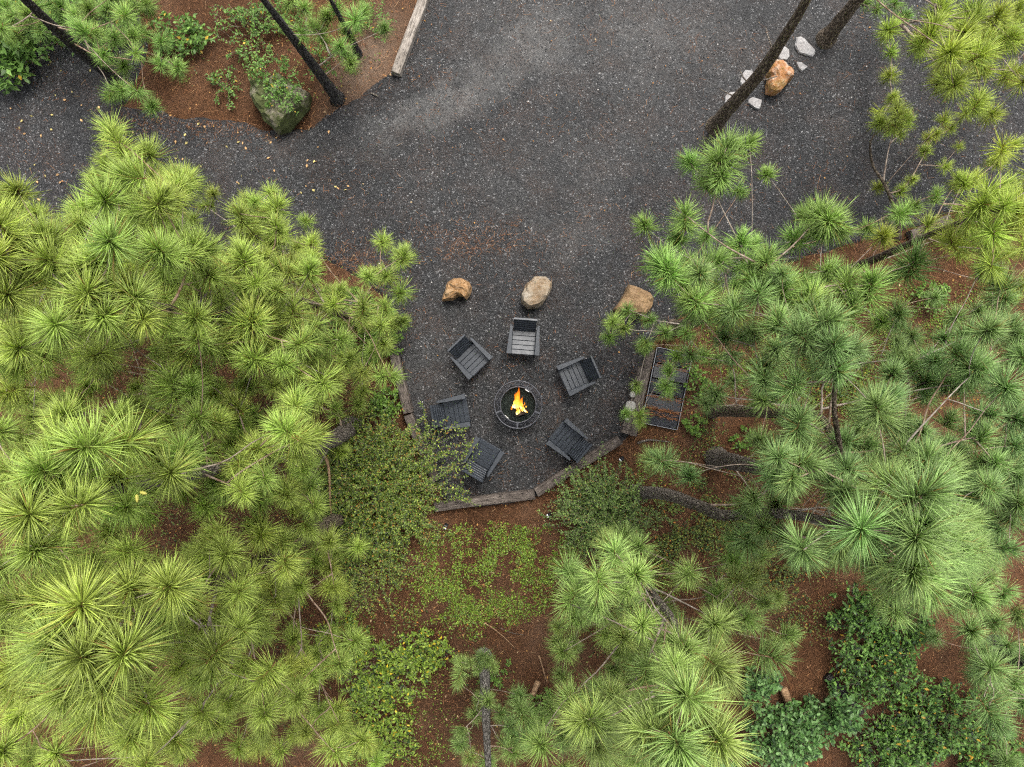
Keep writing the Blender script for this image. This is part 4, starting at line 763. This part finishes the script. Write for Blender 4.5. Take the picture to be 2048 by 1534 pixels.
def pine(label, base, nodes, r0, tufts, rreal, color, fill=0.6, bark=None, group='pines around the fire pit', zmax=None, zmin=1.0, sparse=0.0, cones=(), stubs=0, whorl=0, lowfill=0, crown_z=None):
    b0 = P(*base); root = thing('pine_tree', label, 'pine tree', (b0.x, b0.y, 0), 0, group)
    o3 = np.array([b0.x, b0.y, 0.0])
    tr = smooth_path([np.array(b0)] + [np.array(P(*q)) for q in nodes], 0.14) ; m = len(tr); hgt = tr[-1][2]
    fr = np.linspace(0, 1, m); rad = r0 * (1 - 0.93 * fr) * (1 + 0.45 * np.exp(-tr[:, 2] / 0.16)) + 0.006
    V, Qd = tube_arrays(tr - o3, rad, 14, 0.035)
    tb = Tubes(); tb.add(np.vstack([tr[0] - o3 - [0, 0, 0.1], tr - o3]), np.concatenate([[rad[0] * 1.08], rad]), 14, 0.035); link('trunk', tb.mesh('trunk', bark or M_BARK), root)
    items = []
    for (x, y, rp, an) in parse(tufts):
        dep = F * rreal / rp; z = min(max(H - dep, zmin), (zmax or hgt + 0.25)); items.append((x, y, z, rp * (H - z) / F, an, 0))
        fq = fill * (0.2 if rp < lowfill else 1.0); k = int(fq) + (random.random() < fq % 1)
        for _ in range(k):
            z2 = z - random.uniform(0.3, 2.2)
            if z2 < zmin: continue
            x2, y2 = x + random.gauss(0, 1.05) * rp, y + random.gauss(0, 1.05) * rp
            if clear(x2, y2, rreal * F / (H - z2) * 0.9): items.append((x2, y2, z2, rreal * random.uniform(0.8, 1.05), None, 1))
    for _ in range(whorl):
        q = tr[int(m * random.uniform(0.42, 0.97))]; a = random.uniform(0, 6.28); r_ = random.uniform(0.1, 0.75); z2 = min(q[2] + random.uniform(0.15, 0.75), hgt + 0.25); dp = H - z2
        x2, y2 = 1024 + (q[0] + r_ * math.cos(a)) * F / dp, 767 - (q[1] + r_ * math.sin(a)) * F / dp
        if clear(x2, y2, rreal * F / dp * 0.9): items.append((x2, y2, z2, rreal * random.uniform(0.85, 1.05), None, 0.5))
    for k in range(5):
        a = k * 1.57 + random.uniform(-.4, .4); r_ = 0 if k == 4 else random.uniform(0.16, 0.3); z2 = tr[-1][2] + (0.16 if k == 4 else random.uniform(-0.1, 0.08)); dp = H - z2
        items.append((1024 + (tr[-1][0] + r_ * math.cos(a)) * F / dp, 767 - (tr[-1][1] + r_ * math.sin(a)) * F / dp, z2, rreal * 0.95, None, -1))
    pts = [np.array(P(x, y, z)) for x, y, z, *_ in items]
    npos = [p for p in tr if p[2] > (crown_z or min(0.9, hgt * 0.3))]; nlen = [0.0] * len(npos); nown = [-1] * len(npos); ntr = len(npos)
    def tdist(p): return min(np.linalg.norm((p - q) * [1, 1, 0.6]) for q in npos[:ntr])
    tuft_of = []; order = sorted(range(len(items)), key=lambda k: tdist(pts[k]) + 0.4 * items[k][5]); lines = []
    for k in order:
        p = pts[k]; NP = np.array(npos); dv = p - NP; dist = np.linalg.norm(dv, axis=1); dz = p[2] - NP[:, 2]
        want = np.where(np.arange(len(NP)) < ntr, 0.45 * np.linalg.norm(dv[:, :2], axis=1), 0.12)
        cost = dist + 0.30 * np.array(nlen) + 0.55 * np.abs(dz - want) + np.where(dz < 0, 0.5 * -dz, 0)
        j = int(np.argmin(cost)); a_ = NP[j]; own = nown[j]; d = p - a_; L = np.linalg.norm(d); lim = len(lines)
        hd = d * [1, 1, 0.25]; c1_ = a_ + hd * 0.55 + rng.normal(0, 0.06, 3) * L; n = max(4, int(L / 0.14) + 2); ts = np.linspace(0, 1, n)
        path = np.outer((1 - ts) ** 2, a_) + np.outer(2 * ts * (1 - ts), c1_) + np.outer(ts ** 2, p) + np.outer(np.sin(ts * 9.4) * ts * (1 - ts), rng.normal(0, 0.05, 3) * min(1.0, L))
        lines.append([path, own, 1]); q = own
        while q >= 0: lines[q][2] += 1; q = lines[q][1]
        for i in range(1, n - 1): npos.append(path[i]); nlen.append(nlen[j] + L * ts[i]); nown.append(lim)
        x, y, z, rr, an, fl = items[k]
        tv = np.array([0, 0, H]) - p; tv /= np.linalg.norm(tv); up = np.array([0, 0, 1.0])
        ax = tv * 0.5 + up * 0.5 + (path[-1] - path[-2]) / (np.linalg.norm(path[-1] - path[-2]) + 1e-6) * 0.22
        ax = ax / np.linalg.norm(ax)
        if an is not None:
            dd = np.array([math.cos(R(an)), math.sin(R(an)), 0]); tl = R(52 + rng.normal(0, 5)); ax = (tv * 0.7 + up * 0.3) * math.cos(tl) + dd * math.sin(tl)
        else: ax = ax + rng.normal(0, 0.30, 3)
        me = random.choice(TUFTS_SPARSE if random.random() < sparse else FANS if an is not None else TUFTS)
        o = link('needle_tuft', me); tuft_of.append((lim, o)); s_ = rr / 0.30 * (1.1 if rr * F / (H - z) < lowfill else 1.42 if rr * F / (H - z) < 24 else 1.28 if rr * F / (H - z) < 55 else 1.2)
        o.rotation_mode = 'QUATERNION'; o.rotation_quaternion = Vector(ax).to_track_quat('Z', 'Y') @ Matrix.Rotation(random.uniform(0, 6.28), 3, 'Z').to_quaternion()
        o.scale = (s_ * random.uniform(.86, 1.1), s_ * random.uniform(.86, 1.1), s_ * random.uniform(.85, 1.12)); o.location = Vector(p - o3)
        v = random.gauss(1, 0.10); hj = random.gauss(0, 0.03)
        o.color = (color[0] * v * (1 + hj), color[1] * v, color[2] * v * (1 - hj), 1) 
    limbs = {}
    def top(i):
        while lines[i][1] >= 0: i = lines[i][1]
        return i
    for i, (path, own, nd) in enumerate(lines):
        rb = min(0.0065 + 0.0052 * math.sqrt(nd - 1), 0.034); limbs.setdefault(top(i), Tubes()).add(path - o3, np.linspace(rb, 0.0058, len(path)), 6, 0.05)
    limb_o = {k: link('branch', tb.mesh('branch', M_TWIG), root) for k, tb in limbs.items()}
    for k, o in tuft_of: o.parent = limb_o[top(k)]
    for i in range(stubs):
        j = int(m * random.uniform(0.15, 0.6)); a = random.uniform(0, 6.28); L = random.uniform(0.2, 0.55); d = np.array([math.cos(a), math.sin(a), random.uniform(-.1, .3)])
        tb = Tubes(); s0 = tr[j] - o3 + d * rad[j] * 0.6; tb.add([s0, s0 + d * L * .5, s0 + d * L + [0, 0, random.uniform(0, .15)]], [0.018, 0.014, 0.008], 6, 0.1); link('dead_stub', tb.mesh('dead_stub', M_BARKGREY), root)
    for (x, y, z, an) in cones:
        cV = []; pr = [(0.003, -0.03), (0.010, -0.024), (0.014, -0.008), (0.012, 0.008), (0.007, 0.023), (0.001, 0.03)]; V, Qd = lathe(pr, 12); V = V * (1 + 0.07 * np.sin(V[:, 2:] * 500 + np.arctan2(V[:, 1:2], V[:, :1]) * 6))
        o = link('cone', np_mesh('cone', V, [Qd], [M_CONE], False), root); o.location = P(x, y, z) - b0; o.rotation_euler = (R(80), 0, R(an))
    return root
M_CONE, t, b = mat('green_cone', 0.6, 0.3); n = tex(t, 'ShaderNodeTexVoronoi', 110); t.links.new(ramp(t, n.outputs['Distance'], [(0.2, (0.38, 0.36, 0.07)), (0.8, (0.22, 0.20, 0.04))]), b.inputs['Base Color'])
YG = (0.465, 0.575, 0.12); YG2 = (0.445, 0.565, 0.12); MG = (0.345, 0.505, 0.125); BG = (0.305, 0.45, 0.145); YY = (0.46, 0.56, 0.10)
pine('tall left pine whose trunk rises beside the fine-leaved shrub', (702, 857), [(640, 888, 2.6), (400, 945, 7.6), (180, 990, 9.75), (90, 1020, 10.8)], 0.19,
     '''A:735,1285,150 610,1320,140,180 1385,770,150,100 1385,1375,160 1195,1410,170,100 1370,1070,190,95 1270,1190,170,150;
     C:1020,185,140 1500,300,200 470,335,130,120 690,420,140,160 950,400,110 340,610,150,80 530,690,150,110 620,735,160,10 135,715,230,350 1010,690,220,85 1300,685,190,290 850,975,210,190 1130,1010,190,350 440,1010,200,70 40,960,180,260 0,400,220,10 80,180,120 260,150,110 1290,60,130 1180,230,130,340 620,250,110 1000,320,110,300;
     D:300,690,190,280 300,600,160,100 630,370,230,150 760,465,200,340 690,830,160,20 610,850,170,200 270,190,170,130 720,985,120,20 1085,550,95,30 740,150,180,320 1210,190,110 1040,210,90 120,80,140 60,330,150 240,480,150 480,640,130 380,60,110''',
     0.30, YG2, 2.2, M_BARKGREY, whorl=34, cones=[(274, 997, 10.55, 10), (287, 986, 10.55, 80)])
pine('tallest pine, its crown filling the lower left corner', (690, 1030), [(600, 1080, 3.0), (430, 1170, 7.0), (250, 1260, 10.0), (195, 1295, 11.3)], 0.17,
     '''C:435,1265,270,100 330,1262,250,220; E:600,95,280,160 380,260,330,190 1090,250,240,60 1190,30,220,50 1270,350,210,330 800,440,230,80 920,560,260,10 740,640,300,270 740,640,260,120 480,610,260,170 230,720,270,240 350,755,280,215 1065,825,230,310 1250,600,150,300 770,1030,320,215 720,1110,330,250 700,1080,260,300 1550,830,200,200 1275,1180,130 1475,1230,150 1160,1310,160,0 970,1340,180,120 30,1400,220,60 250,1480,200,20 1110,1500,200,60 150,1150,150 480,920,180,220 1500,460,170,300 1380,120,150;
     F:335,85,170,90 650,15,180,280 1020,170,130,0 575,290,160,300 700,260,130,350 330,275,130,60 275,400,180,100 205,480,170,260 365,465,180,250 715,560,130,40 880,670,110,90 985,520,110,60 1070,750,150,20 770,765,140,20 720,930,150,270 310,790,190,230 440,900,200,230 85,640,180,270 60,860,150 210,1050,160 490,1130,180 480,1230,150,270 720,1290,110 1060,1210,130,20 1040,1100,120 1040,1440,150,320 1290,1385,80 1330,1510,90 100,1230,150 900,1150,110 880,860,120 600,1050,120 300,1400,120 600,1400,110;
     D:470,1190,170 690,1240,150,90 655,1435,170 330,1500,180 880,1385,120,90 940,1150,120,60 1050,1330,100 1210,1285,110 1000,1440,120 60,1380,150,60 70,1010,110 240,1290,120 100,1170,110''',
     0.315, YG, 2.0, whorl=26, cones=[(236, 1359, 11.2, 70), (260, 1247, 11.2, 60)])
pine('left pine whose long bare limb points up to the gravel', (640, 655), [(520, 640, 3.4), (360, 620, 7.2), (250, 600, 9.2), (200, 590, 10.0)], 0.15,
     '''Z:510,175,108,115 650,235,95 560,345,120,185 700,440,118,60 690,470,110,250 620,490,95,200 540,255,85 600,280,90,330 490,540,85,150 510,615,95,190 845,635,112 690,700,90,110 860,625,100,20 760,560,80;
     A:365,470,150,90 515,470,160,85 715,735,115 550,965,150,190 720,945,150 735,600,100 1145,790,110 1000,640,110,150 870,870,110 620,800,170,180 360,560,120 980,900,100 900,1080,110 820,950,110 300,700,120 420,860,110 1180,640,100 1000,760,90 640,1120,120 740,1160,110''', 0.285, YG2, 2.2, whorl=30)
pine('smaller pine at the left gravel edge behind the timber', (745, 650), [(660, 620, 3.0), (580, 590, 5.2), (520, 570, 6.4)], 0.10,
     '''B:90,100,90 30,180,70,180 270,235,130,110 340,150,110,60 545,180,130,60 535,330,130,100 780,430,100,80 700,470,90,200 765,630,140,60 295,535,160,100 445,540,130,50 375,650,120,300 130,580,110 540,600,130,20 540,790,130,0 150,860,120 650,890,140,80 365,960,200,80 380,1000,180,0 30,1165,170 365,1250,190 590,1290,150,10 685,1150,150 985,1115,130,0 860,1130,130,180 820,1380,120,60 870,1430,170,320 1420,530,110,80 1390,570,100,250 1240,660,100,150 1400,790,100 1140,870,120,80 1290,880,110,100 970,790,110,60 1400,990,90,30 1330,1010,90 1280,1150,110 1130,1340,110 1330,1370,120,0 1130,1480,90 850,850,90 60,1010,140 760,700,110,230 560,400,110 480,700,110 260,790,110 700,1000,110 1000,980,90 1150,1000,100 460,1130,130 150,1050,130 500,1420,110 330,1420,120 1010,1290,100 700,1330,110 250,1150,120 180,700,110''', 0.275, YG2, 1.5)
pine('pine reaching in from the left edge', (560, 620), [(400, 580, 4.5), (180, 545, 8.5), (20, 520, 10.2)], 0.14, 'A:60,190,150,80 95,400,200,85 40,520,170,230 125,825,150 105,1065,190 325,1190,200,60 330,1190,180,250 20,720,150 -60,300,180 200,640,130 -60,950,180 -40,1250,170,300 150,1330,130 60,1460,130 210,960,130', 0.30, YG, 2.4, whorl=26)
pine('pine at the top left with a dark wet trunk on the gravel', (236, 160), [(180, 118, 1.3), (120, 66, 2.9), (20, -30, 5.2), (-80, -120, 7.0)], 0.14,
     'R:230,80,140,270 20,270,150,280 380,310,120,270 60,70,110 590,330,110,280 760,280,150,140 820,80,130 1000,90,130 1170,150,140 1240,60,110 1320,310,110,350 960,530,130,260 1160,620,110 1490,590,130 1500,390,110 1280,850,160 1130,850,120 1020,890,120,230 1240,330,120 1060,350,100 1380,60,90 700,150,120 880,300,100 480,60,120,320 250,200,120 150,330,110 450,200,120 330,60,130 330,150,110,300 560,60,120 120,160,120; Q:700,20,60', 0.26, MG, 1.3, M_BARKWET, zmax=4.4, sparse=0.15)
pine('leaning dark-barked pine behind the mossy boulder', (674, 196), [(630, 135, 1.5), (575, 62, 3.3), (520, -10, 4.7), (430, -130, 6.6)], 0.115, 'Q:1340,110,60,270 1440,170,65,290 1500,130,60 1560,80,60 1620,220,60 1670,310,60,270 1690,100,70 1600,40,60 1450,40,60 1730,60,50 1540,190,55 1650,160,55 1650,270,50 1380,20,60', 0.25, MG, 0.5, M_BARKWET, zmax=4.2)
pine('slim dark pine trunk between the leaning pine and the pale timber', (716, 108), [(700, 70, 0.9), (672, 20, 2.0), (630, -60, 3.6)], 0.075, 'Q:1600,-60,60 1680,-40,60', 0.24, MG, 0.0, M_BARKWET, zmax=4)
pine('bare brown pine trunk leaning across the white flat stones', (1430, 252), [(1450, 226, 0.8), (1517, 150, 2.65), (1584, 50, 4.4), (1613, 0, 5.05), (1690, -130, 6.6), (1790, -240, 8.0)], 0.15,
     'P:590,190,130,70 520,270,120,190 700,335,150 890,350,150,30 890,350,130,250 720,550,130,230 860,120,130,60 1000,100,130 880,640,110,60 660,490,110,100 1100,270,110 760,210,120 640,60,130,80 820,260,110 1060,180,110 960,250,110 1130,60,120 1060,490,90; S:1050,210,150 850,60,120', 0.29, YY, 1.3, zmax=8.3, sparse=0.55, stubs=5, crown_z=5.9)
pine('second brown pine trunk at the top right of the gravel', (1652, 78), [(1690, 30, 0.9), (1740, -30, 2.0), (1830, -140, 3.8), (1900, -220, 5.0)], 0.16, 'P:240,60,70 350,20,70 160,20,60 420,110,60', 0.25, MG, 0.0, zmax=3.2, sparse=0.5)
pine('young pine with a crooked stem on the right of the gravel', (1797, 475), [(1795, 435, 0.4), (1770, 370, 1.0), (1746, 332, 1.4), (1741, 282, 1.8), (1760, 262, 2.0), (1790, 235, 2.6)], 0.045,
     'S:80,310,90 330,390,110,70 220,490,115 290,530,90,330 710,390,120 770,470,90,0 530,680,80 720,830,90 400,960,75 90,1030,75 300,1060,75 220,180,65 560,560,80 640,520,80 150,420,80 850,640,70; P:310,480,70 320,330,65 340,620,55 280,220,50', 0.25, YY, 1.1, zmin=0.8, zmax=4.2, sparse=0.5)
pine('yellow-green pine at the right edge below the top right gravel', (1600, 570), [(1720, 530, 3.5), (1880, 460, 6.3), (1990, 420, 7.5)], 0.12,
     'S:890,990,160,120 1000,960,120,80 1340,980,140,60 850,1260,110 1320,1390,160 1390,620,120 760,1490,160,90 1230,780,110 1000,1480,130 1440,1150,130 1100,1300,120; J:720,290,110,120 990,215,110 920,330,100 820,290,90 1060,500,70 1040,90,100 880,150,80', 0.285, YY, 1.0, whorl=6, sparse=0.4)
pine('blue-green pine shading the right boulder and the black panel', (1347, 655), [(1400, 640, 2.2), (1470, 600, 4.6), (1540, 560, 6.3)], 0.13,
     '''I:620,145,105,60 720,130,80,30 570,215,110,170 590,290,100,250 680,345,70,330 430,450,95,95 530,550,70 345,700,150,130 345,715,110,300 580,660,90,10 685,570,90,80 730,690,90 430,780,90 490,850,110 570,770,70,60 650,885,100 870,790,120,100 920,560,90,150 660,770,70 970,750,90 440,660,70 780,640,70;
     J:135,195,130 100,170,110,120 190,240,110,330 220,490,100,90 340,490,120,80 545,385,120,70 250,600,100,80 30,590,130,50 60,540,110,130 320,230,70 470,170,80,200; S:640,1090,140,90 410,1220,150,200;
     T:535,90,200; V:1510,290,75,90 1420,370,80 1490,400,80 1400,450,70 1610,500,90,270 1560,740,70,270 1730,740,90 1750,650,80,90 1500,900,65 1580,940,85,270 1800,560,90 1880,230,130 1740,80,110,250 1960,330,100 1850,430,90 1950,560,80 1640,350,70,20 1730,430,80''', 0.275, MG, 0.9, lowfill=33)
pine('blue-green pine right of the pit with a reddish upper stem', (1424, 821), [(1545, 826, 3.7), (1640, 835, 5.9), (1683, 930, 6.9), (1668, 815, 7.8), (1675, 724, 8.2), (1655, 688, 8.5)], 0.125,
     '''K:320,50,110 275,190,90 310,280,80,270 540,110,120,100 640,170,130,190 785,210,130 785,210,110,100 630,420,130,60 460,500,100,150 520,500,80 650,600,130,80 1030,530,150,120 450,700,100,140 100,270,80 230,470,90 180,520,80 420,160,90 700,60,110 120,60,100 600,300,70 900,700,90 960,620,110;
     J:480,850,90 520,880,90,330 740,830,110,150 790,740,90,60 470,640,90 1000,700,100,100 960,490,110,120 1050,840,110,150 850,900,110 870,430,90 60,700,100,200 640,560,60 930,560,80''', 0.28, BG, 1.5)
pine('blue-green pine at the right with a thick rounded trunk base', (1432, 916), [(1515, 934, 2.9), (1640, 950, 5.6), (1780, 960, 7.6), (1850, 950, 8.4)], 0.19,
     '''K:545,790,140 700,820,140,0 530,880,130,240 620,860,120,300; L:75,285,130 130,250,130,40 240,75,100 205,35,80 590,100,120 730,190,140 445,350,90,60 290,435,100 210,505,120,130 30,480,110 45,700,130,60 610,430,110,70 675,570,110 690,500,90,90 380,720,120,90 630,680,120,150 790,770,110 800,30,100,160 540,860,120 330,160,100 450,520,90 330,600,100,320 780,620,110 520,140,110 790,350,110 160,380,90 500,660,90 770,480,100;
     N:1010,180,160 1080,340,180,250 800,460,130,150 250,190,125,150 440,290,115,110 1180,780,100 1120,820,90,240; M:265,100,140 690,120,110,90 920,80,110 1085,165,100 1040,380,100,350 1060,60,100 380,60,120,60''', 0.285, BG, 1.9, M_BARKGREY)
pine('tall pine with the curved trunk and the biggest crown at the right', (1272, 985), [(1330, 988, 1.7), (1400, 1012, 3.4), (1445, 1030, 4.8), (1550, 1026, 6.4), (1700, 1050, 9.0), (1805, 1065, 11.0)], 0.135,
     'M:240,360,150,250 300,290,140,120 350,180,120,110 440,230,140,150 540,240,160,95 600,180,130,70 480,320,150,190 560,320,140,270 650,290,150,40 740,320,170,20 790,240,130,40 700,400,170,330 640,430,150,300 500,500,160,280 420,470,140,200 400,380,130,170 580,520,150,300 660,540,180,300 460,580,120,250 760,480,140,340 820,440,110 960,300,90 400,180,110 900,420,100 840,560,110 930,520,90 860,330,110,20', 0.32, (0.345, 0.49, 0.15), 1.6, M_BARKGREY, whorl=8)
pine('light green pine at the bottom, its crown reaching the lower edge', (1222, 1050), [(1247, 1100, 1.9), (1300, 1180, 5.4), (1342, 1235, 7.0), (1375, 1305, 8.0), (1370, 1400, 9.6), (1350, 1470, 11.0)], 0.10,
     '''G:955,230,150 1140,305,200 1380,230,150 940,430,170,230 860,690,90 1190,640,130 970,720,80 1250,880,110 1460,860,170,90 950,1070,160,90 1220,1070,180,90 1040,1220,240,180 1130,1240,240,340 1150,1380,190,270 890,920,90,120 1470,1360,150 1380,540,130 690,1340,110 760,1220,90 1000,520,130 1230,180,140,60 1060,420,120 900,1330,140 1300,1230,170 1330,1000,130 820,1150,100;
     H:95,290,190 190,800,130,100 165,890,120 305,500,110 210,600,120 540,890,180,150 590,830,150,80 640,900,230,320 355,1090,160,110 460,1080,170,30 350,1340,240,100 170,1365,160,180 470,1345,280,0 400,1400,220,270 60,1230,200 715,510,120 640,600,140,210 800,330,140,350 840,300,120,60 620,430,110,120 840,600,110,320 400,330,120,90 120,110,130 1010,720,90,90 1010,830,150,350 1090,680,110,20 500,700,120 100,700,120 300,900,120 260,1240,150 560,1200,150 90,1480,160 560,1490,150 60,1050,130 640,1000,140 470,960,120''', 0.31, (0.41, 0.55, 0.155), 1.5, M_BARKGREY, zmin=1.2, whorl=10)
pine('bare grey trunk with sparse low tufts at the bottom centre', (968, 1310), [(971, 1390, 2.0), (974, 1480, 3.9), (978, 1560, 5.0), (985, 1700, 6.6)], 0.125, 'G:350,790,70 420,850,60 330,880,55 205,825,62 270,830,55 390,820,60 190,950,90,250 390,1090,90 330,1060,55 610,1150,130,120 600,1050,85,90 300,1180,80 210,1300,90,250 200,1380,75 270,1480,90 400,1500,90 560,1440,110 480,1180,90 680,1240,90 640,1350,100 500,1380,80', 0.245, (0.37, 0.51, 0.145), 0.6, M_BARKPALE, zmax=4.2)
pine('dark pine at the right edge over the broad-leaved bushes', (1985, 1292), [(2030, 1316, 0.7), (2120, 1365, 2.0), (2250, 1430, 3.8), (2330, 1470, 4.8)], 0.18, 'O:820,260,115 920,450,130 970,600,100,340 940,720,125,300 860,480,100,190 1060,190,90,300 630,290,65 1040,520,90 1000,330,80 880,350,80 1080,640,90 1080,380,80', 0.33, BG, 0.8, M_BARKWET, zmax=4.6)
